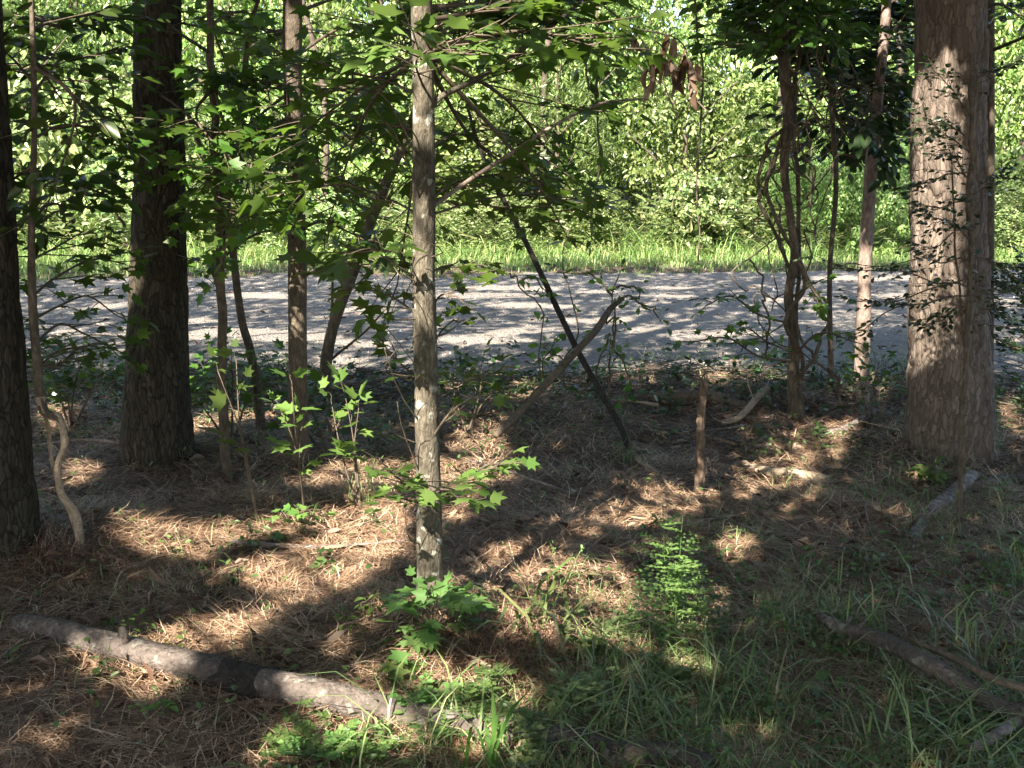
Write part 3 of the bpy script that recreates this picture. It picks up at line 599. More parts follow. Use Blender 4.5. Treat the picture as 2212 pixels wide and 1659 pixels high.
# low leafy saplings in the middle left: bright lobed leaves
def seedling(label, base, tips, size, m_, stem_w=7, ns=5, tl=(.05, .15), per=4, tpl=MAPLE, group=None, name='maple_seedling', cat='seedling', lits=0.0, r0=.002, flat=.3):
    g = gr(*base[:2]); g = gr(base[0], base[1], float(gz(g[0], g[1]))); Y = g[1]
    t = thing(name, label, cat, g, group)
    lf = MB(); st = MB()
    for tip in tips:
        dy = tip[2] if len(tip) > 2 else 0
        q = at(tip[0], tip[1], Y + dy); mid = (g + q) / 2 + np.array([R.normal() * .02, R.normal() * .02, .03])
        Q = tube(st, [g - [0, 0, .03], mid, q], [pw(base[0], base[1], Y, stem_w), .0015], 6, 9, rough=.1)
        spray(lf, st, Q, size, ns, tl, tpl, .45, per, r0=r0, flat=flat)
        if lits: lit(tip[0], tip[1], Y + dy, lits)
    st.build('stem', M['twig'], t); lf.build('leaves', m_, t)
    return t
CURL = (np.array([(0, 0, 0), (.10, .25, .14), (.13, .55, .05), (.06, .8, -.15), (0, 1, -.25), (-.10, .25, .10), (-.15, .55, .12), (-.05, .8, -.05), (0, .5, -.06), (0, .25, -.02)]), [(0, 1, 9), (9, 1, 2, 8), (8, 2, 3, 4), (0, 9, 5), (9, 8, 6, 5), (8, 4, 7, 6)])
seedling('low sapling with bright green lobed leaves in front of the slim stem', (560, 1130), [(470, 800, 0), (510, 775, .1)], .09, M['lime'], 6, 2, (.05, .12), 3, lits=.14)
seedling('low sapling with large drooping green leaves in front of the grey-brown tree', (660, 1120), [(630, 825, 0), (650, 930, -.2), (600, 870, .1)], .095, M['lime'], 6, 2, (.04, .12), 3, lits=.14)
seedling('low sapling with cluster of shiny yellow-green leaves left of the pale trunk', (780, 1110), [(745, 850, 0), (775, 880, .0), (715, 865, .05)], .09, M['lime'], 6, 2, (.04, .12), 4, lits=.2)
seedling('shaded leafy sapling behind the bright leaves near the curved sapling', (720, 1000), [(560, 850, .2), (620, 790, .3), (690, 880, .2), (800, 930, .1)], .085, M['maple'], 8, 5, (.08, .22), 4)
seedling('shaded maple seedling behind the slim dark sapling, near the road', (500, 960), [(440, 800, .2), (500, 760, .1), (560, 800, .2), (420, 860, 0)], .07, M['maple'], 7, 8, (.1, .28), 5)
seedling('shaded maple seedling between the two dark pines, near the road', (150, 930), [(100, 780, .1), (180, 770, .2), (230, 800, .2), (130, 840, 0)], .07, M['maple'], 7, 8, (.1, .28), 5)
seedling('shaded maple seedling just right of the pale trunk, near the road', (1010, 930), [(980, 800, .2), (1040, 790, .1), (1080, 840, .2)], .065, M['maple'], 6, 7, (.08, .25), 5)
seedling('spindly green seedling before the slender leaning tree', (1880, 930), [(1850, 800, .1), (1900, 780, .1), (1940, 820, 0)], .06, M['weed'], 5, 7, (.08, .22), 5, OVAL)
seedling('leafy seedling around the foot of the pale trunk', (925, 1372), [(880, 1290, 0), (960, 1290, -.05), (1000, 1370, .1), (900, 1360, -.1), (870, 1385, 0), (1010, 1300, .05)], .075, M['weed'], 5, 5, (.04, .12), 4, lits=.05)
seedling('tiny seedling with two bright yellow-green leaves beside the log', (840, 1480), [(830, 1440, 0), (855, 1435, -.02)], .085, M['lime'], 4, 1, (.01, .03), 2, lits=.1)
seedling('small leafy seedling in the lit needles left of the pale trunk', (640, 1150), [(610, 1105, 0), (650, 1100, 0), (690, 1110, .1)], .055, M['lime'], 4, 3, (.03, .07), 3, lits=.1)
seedling('small bright seedling at the foot of the right pine', (2010, 1040), [(1990, 1010, 0), (2020, 1015, -.05), (2005, 1020, -.1)], .055, M['lime'], 3, 3, (.03, .07), 4, OVAL, lits=.08)

# crossing leaning poles
def pole(label, pts, m_, name='dead_pole', cat='pole', w=None, Y0=None, Y1=None, rough=.12, seg=14, group=None, parts=None):
    bx, by = pts[-1][:2]; g = gr(bx, by); g = gr(bx, by, float(gz(g[0], g[1])))
    Ys = np.linspace(g[1] if Y0 is None else Y0, g[1] if Y1 is None else Y1, len(pts))
    P = [at(p[0], p[1], y) for p, y in zip(reversed(pts), Ys)]; r = [pw(p[0], p[1], y, p[2]) for p, y in zip(reversed(pts), Ys)]
    mb = MB(); tube(mb, P, r, seg, len(pts) * 9, rough=rough, seed=int(bx) % 13)
    o = mb.build(name, m_); o['label'] = label; o['category'] = cat
    if group: o['group'] = group
    return o, g
pole('long thin dark dead pole leaning left, crossing the shorter pole', [(1008, 225, 6), (1040, 330, 9), (1092, 440, 11), (1150, 552, 12), (1240, 742, 13), (1300, 850, 14), (1342, 925, 13), (1362, 990, 11)], M['darkbark'], Y1=7.2)
pb, gB = pole('shorter broken dead pole leaning right, crossing the long pole', [(1345, 645, 10), (1318, 668, 14), (1290, 710, 16), (1242, 762, 16), (1180, 828, 17), (1120, 892, 17), (1070, 942, 14)], M['twig'], Y1=6.6)
# vine over the top of pole B
def vine(label, paths, m_leaf, size, tpl, name='vine', ns=8, tl=(.04, .12), per=3, w=5, wob=.05, lm=None, group=None, lfrac=1.0, smat=None):
    """paths list of [(px,py,Y)...]"""
    b0 = at(*paths[0][0]); t = thing(name, label, 'vine', (b0[0], b0[1], b0[2]), group)
    st = MB(); lf = MB()
    for k, p in enumerate(paths):
        P = np.array([at(*q) for q in p]); Q = tube(st, P, [pw(*p[0], w), pw(*p[-1], w * .6)], 6, len(p) * 8, rough=.1, wob=wob, seed=k)
        if tpl is not None and R.random() < lfrac: spray(lf, st, Q, size, ns, tl, tpl, .05, per, flat=.7, r0=.0015)
    st.build('stem', smat or M['twig'], t)
    if lf.n: lf.build('leaves', m_leaf, t)
    return t
YB = 6.5
vine('leafy vine draped over the tip of the shorter broken pole', [[(1320, 900, YB), (1318, 800, YB), (1325, 720, YB), (1322, 660, YB), (1330, 600, YB)], [(1322, 660, YB), (1360, 640, YB), (1400, 660, YB - .1), (1425, 690, YB - .1)], [(1322, 640, YB), (1290, 600, YB), (1240, 590, YB + .1), (1200, 570, YB + .2)],
      [(1330, 620, YB), (1370, 615, YB), (1380, 650, YB)], [(1310, 690, YB - .05), (1330, 700, YB - .05), (1325, 740, YB - .05)], [(1318, 720, YB), (1290, 800, YB), (1255, 850, YB)], [(1325, 720, YB), (1350, 800, YB), (1360, 880, YB)]], M['oval'], .055, OVAL, ns=6, tl=(.03, .12), per=3)
vine('thin vine with a few yellowish leaves hanging left of the long pole', [[(1100, 590, 6.3), (1120, 610, 6.3), (1150, 650, 6.3), (1170, 700, 6.3), (1160, 820, 6.3)], [(1120, 610, 6.3), (1160, 600, 6.3), (1180, 640, 6.3)]], M['lime'], .06, HEART, ns=6, tl=(.02, .08), per=2, w=4)
vine('dark leafy vine in front of the crossing poles, by the road edge', [[(1225, 870, 6.8), (1220, 780, 6.8), (1245, 720, 6.8), (1218, 600, 6.8), (1222, 500, 6.8)], [(1180, 880, 6.8), (1175, 780, 6.8), (1190, 740, 6.8)], [(1220, 780, 6.8), (1190, 760, 6.8), (1170, 740, 6.8)]], M['maple'], .06, HEART, ns=7, tl=(.02, .1), per=2, w=4, lfrac=.7)

# vine tangled tree
t7, P7, G7 = sapling('crooked tree wrapped in twisting vines right of centre', [(1682, -5, 28), (1690, 100, 26), (1702, 250, 22), (1694, 360, 19), (1706, 460, 17), (1716, 550, 18), (1704, 640, 20), (1714, 720, 23), (1714, 800, 26), (1722, 890, 40)], M['thin'], 2.0, 20, 180, rough=.2, name='tree', cat='tree')
for pts, w0, w1 in [([(1720, 868, G7[1]), (1730, 780, G7[1] - .05), (1700, 690, G7[1] - .08), (1740, 610, G7[1] - .05), (1700, 520, G7[1] - .08), (1660, 430, G7[1]), (1672, 330, G7[1]), (1712, 210, G7[1]), (1690, 150, G7[1] - .1), (1730, 20, G7[1])], 9, 9),
                    ([(1718, 560, G7[1] - .05), (1745, 600, G7[1] - .1), (1772, 645, G7[1] - .1), (1770, 680, G7[1] - .1), (1786, 700, G7[1] - .1), (1768, 740, G7[1] - .1), (1745, 790, G7[1] - .1), (1722, 830, G7[1])], 9, 8),
                    ([(1716, 690, G7[1] - .1), (1742, 760, G7[1] - .1), (1790, 800, G7[1] - .1), (1812, 830, G7[1]), (1810, 880, G7[1])], 6, 5),
                    ([(1722, 880, G7[1]), (1725, 600, G7[1] + .1), (1722, 300, G7[1] + .1), (1718, 0, G7[1] + .1)], 9, 10),
                    ([(1620, 560, G7[1] - .2), (1640, 600, G7[1] - .2), (1650, 650, G7[1] - .2), (1660, 720, G7[1] - .1), (1650, 780, G7[1] - .1)], 4, 5),
                    ([(1690, 280, G7[1]), (1650, 330, G7[1]), (1640, 430, G7[1]), (1690, 540, G7[1]), (1716, 600, G7[1])], 8, 8)]:
    mb, Q = branch_px(t7, pts, w0, w1, M['thin'], n=60, wob=.04); mb.build('vine_stem', M['thin'], t7)
for k in range(12):
    x0 = R.uniform(1640, 1790); y0 = R.uniform(-20, 500); y1 = y0 + R.uniform(250, 480); dy = R.uniform(-.3, .25)
    pts = [(x0, y0, G7[1] + dy)] + [(x0 + R.normal() * 22 * q, y0 + (y1 - y0) * q / 4, G7[1] + dy) for q in (1, 2, 3, 4)]
    mb, Q = branch_px(t7, pts, R.uniform(3, 6), 3, M['twig'], n=50, wob=.10); mb.build('vine_stem', M['twig'], t7)
lf = MB(); YY = G7[1]
for pts in [[(1712, 700, YY), (1640, 680, YY - .3), (1580, 640, YY - .5), (1525, 660, YY - .6)], [(1712, 780, YY), (1640, 770, YY - .3), (1570, 730, YY - .5), (1490, 740, YY - .7)], [(1714, 760, YY), (1660, 740, YY - .2), (1620, 710, YY - .3)], [(1714, 770, YY), (1770, 720, YY - .3), (1850, 740, YY - .5)], [(1712, 640, YY), (1750, 620, YY - .1), (1760, 650, YY - .1)]]:
    mb, Q = branch_px(t7, pts, 6, 3, M['twig']); spray(lf, mb, Q, .065, 8, (.08, .22), MAPLE, .3, 4); mb.build('branch', M['twig'], t7)
lf.build('crown', M['maple'], t7)
lf = MB(); auto_branches(t7, lf, P7, .03, 2.6, 4.4, 22, (.7, 1.9), .07, OVAL, ns=8, per=6, bmat=M['twig'])
limbs_to(t7, lf, P7, (1460, 1880, -30, 100, G7[1] - .3, G7[1] + 1), 17, .09, OVAL, per=8)
lf.build('crown', M['oval'], t7)
# thin tree between it and the right pine
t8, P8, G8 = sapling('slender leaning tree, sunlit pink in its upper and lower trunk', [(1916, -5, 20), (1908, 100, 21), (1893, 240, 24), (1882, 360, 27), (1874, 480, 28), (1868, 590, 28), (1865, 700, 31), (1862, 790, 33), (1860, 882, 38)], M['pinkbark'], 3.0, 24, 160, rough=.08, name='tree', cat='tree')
lf = MB(); auto_branches(t8, lf, P8, .03, 2.7, 4.8, 14, (.8, 2.0), .07, OVAL, ns=8, per=6, bmat=M['twig'])
mb, Q = branch_px(t8, [(1900, 120, G8[1]), (1935, 60, G8[1]), (1980, 0, G8[1])], 7, 3, M['thin']); mb.build('branch', M['thin'], t8)
lf.build('crown', M['oval'], t8)
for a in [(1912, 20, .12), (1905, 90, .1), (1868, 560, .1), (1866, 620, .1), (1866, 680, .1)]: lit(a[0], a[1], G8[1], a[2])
for py in range(150, 760, 40):
    for px in (1990, 2025, 2060): lit(px, py, PR_[0][1] - .15, .07 if 230 < py < 260 else .10)
# dark conifer boughs, upper right, from a hemlock-like tree beyond
def bough_tree(label, base, top_pts, m_, name='understory_tree', nb=14, z0=2.0, z1=4.6, L_=(1, 2.2), w=30, tpl=LANCE, size=.09, ns=10, per=10, flat=.5, reg=None):
    P, r, g = trunk_path(top_pts, 0, top=2.5)
    t = thing(name, label, 'tree', g); mb = MB(); Q = tube(mb, P, r, 14, 100, rough=.1); mb.build('trunk', M['thin'], t, True)
    lf = MB(); auto_branches(t, lf, Q, .03, z0, z1, nb, L_, size, tpl, ns=ns, per=per, up=.05, bmat=M['twig'])
    if reg: limbs_to(t, lf, Q, reg[:4] + (g[1] - .5, g[1] + .9), reg[4], size, tpl, 14, 9, (.2, .6), .5)
    lf.build('crown', m_, t)
    return t
bough_tree('dark drooping understory tree behind the vine-wrapped tree at top right', None, [(1810, -5, 12), (1796, 200, 12), (1806, 400, 11), (1792, 600, 11), (1798, 850, 13)], M['holly'], nb=24, z0=2.4, z1=4.6, L_=(.7, 1.6), size=.10, tpl=OVAL, per=7, reg=(1740, 1970, 20, 350, 15))
tag_ = bough_tree('slim dark understory tree just behind the right pine', None, [(2140, -5, 16), (2140, 300, 17), (2138, 600, 17), (2136, 880, 22)], M['holly'], nb=16, z0=2.0, z1=4.5, L_=(.6, 1.4), size=.06, tpl=OVAL, per=7)
# small-leaved evergreen twigs before the right pine
YH = 5.2
g = gr(2072, 1150); t9 = thing('evergreen_shrub', 'twiggy small-leaved evergreen shrub with slim stem before the right pine', 'shrub', g)
st = MB(); lf = MB()
tube(st, [g, at(2080, 900, g[1]), at(2092, 600, g[1]), at(2094, 400, g[1]), at(2098, 250, g[1]), at(2095, 100, g[1])], [pw(2080, 900, g[1], 14), pw(2080, 900, g[1], 7)], 8, 60, rough=.1, wob=.02)
tube(st, [at(2085, 760, g[1]), at(2062, 500, g[1] + .1), at(2050, 330, g[1] + .15)], [.006, .003], 6, 30, wob=.02)
st.build('stem', M['thin'], t9)
st = MB()
for pts in [[(2092, 620, 0), (2020, 600, .0), (1900, 590, .1), (1760, 540, .2)], [(2092, 560, 0), (2040, 560, 0), (1960, 570, .1), (1840, 560, .2)], [(2094, 480, 0), (2040, 520, 0), (1990, 540, .1)], [(2094, 430, 0), (2050, 440, -.1), (1990, 440, 0)], [(2094, 370, 0), (2030, 380, -.1), (1975, 400, 0)],
            [(2095, 330, 0), (2060, 290, 0), (1990, 240, 0)], [(2095, 300, 0), (2040, 260, 0), (1985, 300, 0)], [(2095, 250, 0), (2060, 180, 0), (2020, 150, 0)], [(2094, 450, 0), (2130, 400, 0), (2170, 370, 0)], [(2092, 640, 0), (2000, 650, 0), (1900, 690, .1), (1840, 720, .1)],
            [(2092, 600, 0), (1960, 640, 0), (1850, 650, 0)], [(2092, 650, 0), (2050, 680, 0), (2000, 700, 0)], [(2090, 560, 0), (2150, 560, 0), (2190, 600, 0)], [(2090, 700, 0), (2150, 660, 0), (2220, 660, 0)], [(2090, 640, 0), (2170, 620, 0), (2230, 600, 0)], [(2090, 700, 0), (2160, 700, .1), (2230, 700, .2)],
            [(2095, 200, 0), (2140, 150, 0), (2190, 140, 0)], [(2095, 520, 0), (2060, 470, -.1), (2020, 480, -.1)], [(2094, 400, 0), (2070, 330, 0), (2040, 330, 0)]]:
    P = [at(a, b_, g[1] + c) for a, b_, c in pts]; Q = tube(st, P, [.004, .0015], 5, 14, wob=.04, seed=len(pts)); spray(lf, st, Q, .032, 11, (.05, .2), OVAL, .1, 7, flat=.7, r0=.0015)
st.build('twigs', M['twig'], t9); lf.build('leaves', M['holly'], t9)
# right edge dark shrub
g = gr(2290, 900); t10 = thing('evergreen_shrub', 'dark small-leaved evergreen bush at the right edge against the road', 'shrub', g)
st = MB(); lf = MB()
for pts in [[(2290, 900, 0), (2260, 750, 0), (2200, 640, 0), (2150, 600, 0)], [(2290, 900, 0), (2260, 800, 0), (2190, 700, 0), (2145, 660, 0)], [(2290, 900, 0), (2270, 700, 0), (2230, 560, 0)], [(2290, 900, 0), (2250, 780, 0), (2180, 740, 0)], [(2290, 880, 0), (2260, 650, 0), (2200, 600, .2)]]:
    P = [at(a, b_, g[1] + c) for a, b_, c in pts]; Q = tube(st, P, [.008, .002], 5, 14, wob=.04); spray(lf, st, Q, .045, 22, (.1, .35), OVAL, .4, 9, flat=.7)
st.build('stem', M['twig'], t10); lf.build('leaves', M['holly'], t10)
# hanging dead curled leaves
g = at(1385, 60, 4.4); t11 = thing('dead_branch', 'broken twig with hanging curled brown leaves near the top centre', 'branch', g)
st = MB(); lf = MB()
for pts in [[(1300, 10), (1360, 60), (1400, 110), (1405, 200)], [(1360, 60), (1430, 100), (1450, 160)], [(1360, 60), (1470, 90), (1495, 190)], [(1400, 110), (1440, 130), (1470, 120), (1500, 140)]]:
    P = [at(a, b_, 4.4) for a, b_ in pts]; Q = tube(st, P, [.004, .002], 5, 14)
    k = 11; ii = R.integers(5, 14, k); leaves(lf, CURL, Q[ii] + R.normal(size=(k, 3)) * .01, np.column_stack([R.normal(size=k) * .3, R.normal(size=k) * .3, -np.ones(k)]), rdir(k), R.uniform(.07, .12, k))
st.build('twig', M['twig'], t11); lf.build('leaves', M['dead'], t11)
# hanging vines
vine('thin vine hanging straight down at the top, right of the pale trunk', [[(1290, -10, 6), (1295, 120, 6), (1285, 250, 6), (1290, 380, 6), (1270, 520, 6)], [(1292, 60, 6), (1270, 120, 6), (1262, 200, 6)]], M['oval'], .09, OVAL, ns=7, tl=(.03, .1), per=2, w=6)
vine('bare vine hanging between the poles and the vine-wrapped tree', [[(1500, -10, 6.4), (1520, 200, 6.4), (1500, 400, 6.4), (1510, 560, 6.4)]], M['oval'], .05, OVAL, ns=12, tl=(.03, .1), per=2, w=5)
vine('thin vine arching beside the thick dark pine on its left', [[(270, 490, 5.4), (245, 430, 5.4), (252, 350, 5.4), (280, 300, 5.4), (240, 210, 5.4), (210, 100, 5.4)]], M['oval'], .07, OVAL, ns=8, tl=(.05, .15), per=3, w=7)
# broken stake
P = [gr(1512, 1062), at(1512, 1000, 5.15), at(1514, 900, 5.15), at(1520, 832, 5.15)]
g = gr(1512, 1062); Yk = g[1]; P = [g - [0, 0, .05], at(1513, 980, Yk), at(1515, 900, Yk), at(1521, 830, Yk)]
mb = MB(); tube(mb, P, [pw(1512, 1000, Yk, 24), pw(1512, 1000, Yk, 18), pw(1512, 1000, Yk, 18), pw(1512, 1000, Yk, 12)], 24, 90, rough=.35, seed=3, plates=.002, wob=.008)
for k in range(7): a = k * .9; e = P[-1] + np.array([math.cos(a), math.sin(a), 0]) * .012; tube(mb, [e - [0, 0, .05], e + [0, 0, R.uniform(.01, .06)]], [.009, .002], 5, 4)
tag(mb.build('broken_stump', M['rot'], smooth=False), 'upright rotten broken stump of a sapling standing in the lit needles', 'stump')

def where(px, py):
    c = [(150, 'below the far left pine'), (300, 'left of the thick dark pine'), (450, 'below the thick dark pine'), (600, 'below the slim dark sapling'), (750, 'below the grey-brown tree'), (900, 'just left of the pale trunk'), (1080, 'just right of the pale trunk'),
         (1300, 'below the crossing poles'), (1500, 'left of the broken stump'), (1650, 'right of the broken stump'), (1800, 'below the vine-wrapped tree'), (1960, 'below the slender leaning tree'), (2120, 'below the right pine'), (9999, 'at the right edge')]
    r = 'near the road' if py < 930 else 'in the farther needles' if py < 1080 else 'in the middle of the clearing' if py < 1260 else 'in the nearer litter' if py < 1450 else 'in the foreground'
    return r + ', ' + [w for a, w in c if px < a][0]
# ------------------------------------------------------------------ fallen wood
def lying(label, pts, m_, name='fallen_branch', cat='branch', lift=.3, knots=0, group=None, rough=.08, twigs=0, taper_end=True):
    P, r = [], []
    for px, py, w in pts:
        g = gr(px, py); g = gr(px, py, float(gz(g[0], g[1])) + .02); rr = pw(px, py, g[1], w)
        P.append([g[0], g[1], float(gz(g[0], g[1])) + rr * lift]); r.append(rr)
    P = np.array(P); mb = MB(); Q = tube(mb, P, r, 36, len(pts) * 26, rough=rough, seed=int(pts[0][0]) % 11, plates=float(np.mean(r)) * .03)
    if knots or twigs:
        t = thing(name, label, cat, P[0], group); mb.build('stem', m_, t, True)
        for k in range(knots):
            i = R.integers(3, len(Q) - 3); kb = MB(); d = rdir(1)[0]; d[2] = abs(d[2]) + .4; rr = float(np.mean(r)); tube(kb, [Q[i], Q[i] + d * rr * 1.8], [rr * .4, rr * .25], 8, 4, rough=.2); kb.build('knot', m_, t)
        for k in range(twigs):
            i = R.integers(2, len(Q) - 2); kb = MB(); d = rdir(1)[0]; d[2] = abs(d[2]) * .5; l = R.uniform(.12, .35); tube(kb, [Q[i], Q[i] + d * l * .5 + R.normal(size=3) * .02, Q[i] + d * l], [.005, .002], 6, 8, rough=.2); kb.build('side_twig', m_, t)
        return t
    o = mb.build(name, m_, smooth=True); tag(o, label, cat, group); return o
lying('long pinkish-grey fallen log across the foreground, its right end dark and grassed over', [(40, 1358, 48), (110, 1376, 52), (200, 1405, 56), (320, 1440, 62), (430, 1464, 66), (560, 1490, 68), (700, 1520, 70), (850, 1558, 68), (1000, 1592, 66), (1120, 1606, 64), (1240, 1618, 64), (1340, 1634, 64), (1450, 1650, 62), (1530, 1674, 60)], M['log'], 'fallen_log', 'log', 1.05, knots=3)
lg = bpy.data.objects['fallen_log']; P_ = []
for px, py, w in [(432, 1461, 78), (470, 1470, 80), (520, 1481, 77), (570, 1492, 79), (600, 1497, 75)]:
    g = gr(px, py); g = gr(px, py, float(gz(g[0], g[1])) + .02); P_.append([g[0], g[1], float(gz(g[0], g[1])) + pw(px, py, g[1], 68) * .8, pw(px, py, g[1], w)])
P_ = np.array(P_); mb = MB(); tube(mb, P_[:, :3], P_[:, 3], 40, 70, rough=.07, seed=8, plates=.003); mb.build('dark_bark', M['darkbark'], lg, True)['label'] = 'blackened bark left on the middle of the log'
lying('grey fallen limb sloping down to the lower right corner', [(1768, 1362, 22), (1820, 1392, 30), (1900, 1438, 36), (1990, 1490, 40), (2070, 1535, 40), (2150, 1580, 40), (2240, 1610, 38)], M['log'], 'fallen_limb', 'limb', 4.0, knots=2)
lying('thin dark stick lying along the upper side of the grey limb', [(1990, 1468, 12), (2060, 1506, 15), (2140, 1560, 17), (2230, 1600, 18)], M['twig'], lift=14)
lying('thin forked branch rising to the grey limb in the lower right corner', [(2090, 1655, 20), (2140, 1635, 24), (2200, 1600, 26), (2240, 1580, 26)], M['greylog'], lift=5)
lying('pale lichen-covered twig below the grey limb', [(1985, 1640, 7), (2040, 1610, 11), (2080, 1592, 11), (2110, 1572, 12)], M['lichen'], lift=1.5)
lying('short pale lichen twig at the right edge above the grey limb', [(2150, 1540, 7), (2185, 1515, 9), (2230, 1495, 10)], M['lichen'], lift=2)
lying('sunlit pale fallen log in the bright needles right of the broken stump', [(1590, 1005, 16), (1640, 1015, 24), (1720, 1025, 28), (1795, 1032, 22)], M['pale'], 'fallen_log', 'log', .5)
lying('stick lying below the bright patch, cut end to the right', [(1300, 1172, 16), (1420, 1168, 18), (1560, 1155, 18), (1640, 1142, 18), (1718, 1126, 18)], M['rot'], lift=.7, twigs=2)
lying('grey fallen log leaning down-left in front of the right pine', [(1968, 1160, 26), (2010, 1118, 34), (2060, 1075, 34), (2100, 1035, 26)], M['greylog'], 'fallen_log', 'log', .8)
lying('tan stick at the right edge behind the grey leaning log', [(2110, 1045, 16), (2170, 1040, 22), (2240, 1045, 24)], M['log'], lift=.7)
lying('thin tan stick at the right edge, below the thicker tan one', [(2090, 1092, 8), (2150, 1078, 12), (2230, 1060, 14)], M['pale'], lift=.7)
lying('pale dead branches fanning left from the vine-wrapped tree foot', [(1560, 900, 12), (1600, 880, 14), (1650, 855, 14), (1700, 838, 10)], M['pale'], lift=3, twigs=3)
lying('dark fallen log on the road bank right of the crossing poles', [(1340, 855, 18), (1440, 858, 26), (1540, 858, 26), (1620, 868, 20)], M['twig'], 'fallen_log', 'log', .8)
lying('dark fallen log on the road bank left of the pale trunk', [(730, 868, 22), (790, 866, 28), (880, 868, 26), (980, 876, 18)], M['twig'], 'fallen_log', 'log', .8, twigs=3)
lying('root-like dark branch at the foot of the slender leaning tree', [(1740, 945, 10), (1790, 935, 16), (1840, 915, 20), (1885, 898, 18), (1930, 890, 10)], M['greylog'], lift=.8, twigs=3)
lying('pinkish stick at an angle below the slim dark sapling', [(560, 878, 14), (600, 905, 14), (635, 935, 13)], M['pinkbark'], lift=4)
lying('thin arching stick in the shade left of the lower log', [(60, 1350, 6), (140, 1335, 6), (230, 1345, 6), (300, 1375, 6)], M['thin'], lift=3)
lying('thin stick lying above the bright patch left of the pale trunk', [(420, 1345, 5), (520, 1325, 8), (620, 1312, 8), (680, 1318, 6)], M['pinkbark'], lift=2)
lying('pale curved stick by the far left pine foot', [(30, 1190, 6), (80, 1150, 6), (160, 1110, 5)], M['pale'], lift=6)
lying('orange stick crossing the needles right of the pale trunk foot', [(960, 1365, 5), (1010, 1400, 7), (1060, 1440, 7)], M['pale'], lift=6)
lying('stick pointing to the camera in needles behind the grass blades', [(1400, 1150, 8), (1450, 1100, 9), (1500, 1060, 9)], M['pinkbark'], lift=1)
lying('bent pale branch lying before the long pole foot', [(1370, 985, 12), (1400, 1010, 12), (1440, 1035, 8)], M['pale'], lift=2)
lying('short dark dead stem in the middle of the shaded grass', [(1750, 1640, 8), (1760, 1600, 10), (1775, 1570, 5)], M['rot'], lift=2)
for k in range(40):
    x = R.uniform(-4, 4.2); y = R.uniform(4.2, 8.0); a = R.uniform(0, math.pi); l = R.uniform(.25, .8)
    d = np.array([math.cos(a), math.sin(a), 0]) * l; c = np.array([x, y, 0])
    P = [c - d / 2, c + R.normal(size=3) * .04, c + d / 2]; P = np.array([[p[0], p[1], float(gz(p[0], p[1])) + .015 + (0.05 * R.random())] for p in P])
    mb = MB(); tube(mb, P, [R.uniform(.006, .015), .004], 7, 12, rough=.25, seed=k)
    px, py = topx(P[1]); s = ['brown', 'pinkish', 'grey', 'pale'][k % 4]
    tag(mb.build('stick', M[['rot', 'pinkbark', 'greylog', 'pale'][k % 4]]), s + ' dead stick ' + where(px[0], py[0]), 'stick', 'sticks scattered on the forest floor')

# ------------------------------------------------------------------ forest floor stuff
def floor_pts(n, y0=2.3, y1=8.2, pw_=1.0, xm=1.12):
    y = y0 + (y1 - y0) * R.random(n) ** pw_
    x = R.uniform(-1, 1, n) * (y * .466 * xm + .25)
    return x, y
def needles(n, name, y0, y1, wd, zr, ln):
    x, y = floor_pts(n, y0, y1, 1.1)
    k = y < edge_near(x) - .05; x, y = x[k], y[k]; n = len(x)
    th = vn(x * 3.1, y * 3.1, 0, 21) * 6.3 + R.normal(size=n) * 1.1
    d = np.column_stack([np.cos(th), np.sin(th), R.normal(size=n) * .16])
    hv_ = fbm(x * 2.6, y * 2.6, 0, 2, 23); z = gz(x, y) + R.random(n) ** 2 * zr * (.3 + 2.2 * np.clip(hv_ - .35, 0, 1)) + .004
    l = R.uniform(*ln, n); w = wd * (.7 + .6 * R.random(n)) * (y / 4) ** .5
    p = np.column_stack([x, y, z]); s = np.column_stack([-d[:, 1], d[:, 0], np.zeros(n)])
    b_ = R.normal(size=(n, 1)) * .12 * l[:, None]
    m1 = p + d * l[:, None] * .5 + s * b_ + np.array([0, 0, .008]); e = p + d * l[:, None]
    z2 = gz(e[:, 0], e[:, 1]); e[:, 2] = np.maximum(e[:, 2], z2 + .002)
    V = np.stack([p - s * w[:, None], p + s * w[:, None], m1 + s * w[:, None], m1 - s * w[:, None], e], 1).reshape(-1, 3)
    o = np.arange(n)[:, None] * 5
    return V, [np.array([0, 1, 2, 3])[None] + o, np.array([3, 2, 4])[None] + o]
mb = MB()
for a in [(95000, 2.3, 5.0), (90000, 4.2, 8.2)]:
    V, f = needles(a[0], 'n', a[1], a[2], .0012, .035, (.08, .19)); mb.add(V, f)
tag(mb.build('pine_needle_litter', M['needle']), 'reddish-brown fallen pine needles covering the forest floor', 'needles', kind='stuff')
mb = MB(); n = 9000; x, y = floor_pts(n, 2.3, 8.2, 1.1)
k = fbm(x * 1.1, y * 1.1, 0, 2, 31) > .38; x, y = x[k], y[k]; n = len(x)
leaves(mb, CURL, np.column_stack([x, y, gz(x, y) + R.uniform(.003, .03, n)]), rdir(n, .3), np.tile([0, 0, 1.], (n, 1)) + R.normal(size=(n, 3)) * .6, R.uniform(.03, .09, n))
tag(mb.build('dead_leaf_litter', M['dead']), 'dry brown and grey fallen leaves among the needles', 'dead leaves', kind='stuff')
mb = MB(); x, y = floor_pts(1500, 2.4, 8.4)
for a, c in zip(x, y):
    th = R.uniform(0, 6.28); l = R.uniform(.06, .3); z = float(gz(a, c)) + .01
    d = np.array([math.cos(th), math.sin(th), R.uniform(-.02, .15)]) * l
    tube(mb, [[a, c, z], [a + d[0] * .5, c + d[1] * .5, z + d[2] * .5 + .01], [a + d[0], c + d[1], z + d[2]]], [R.uniform(.002, .005), .0015], 4, 4, caps=False)
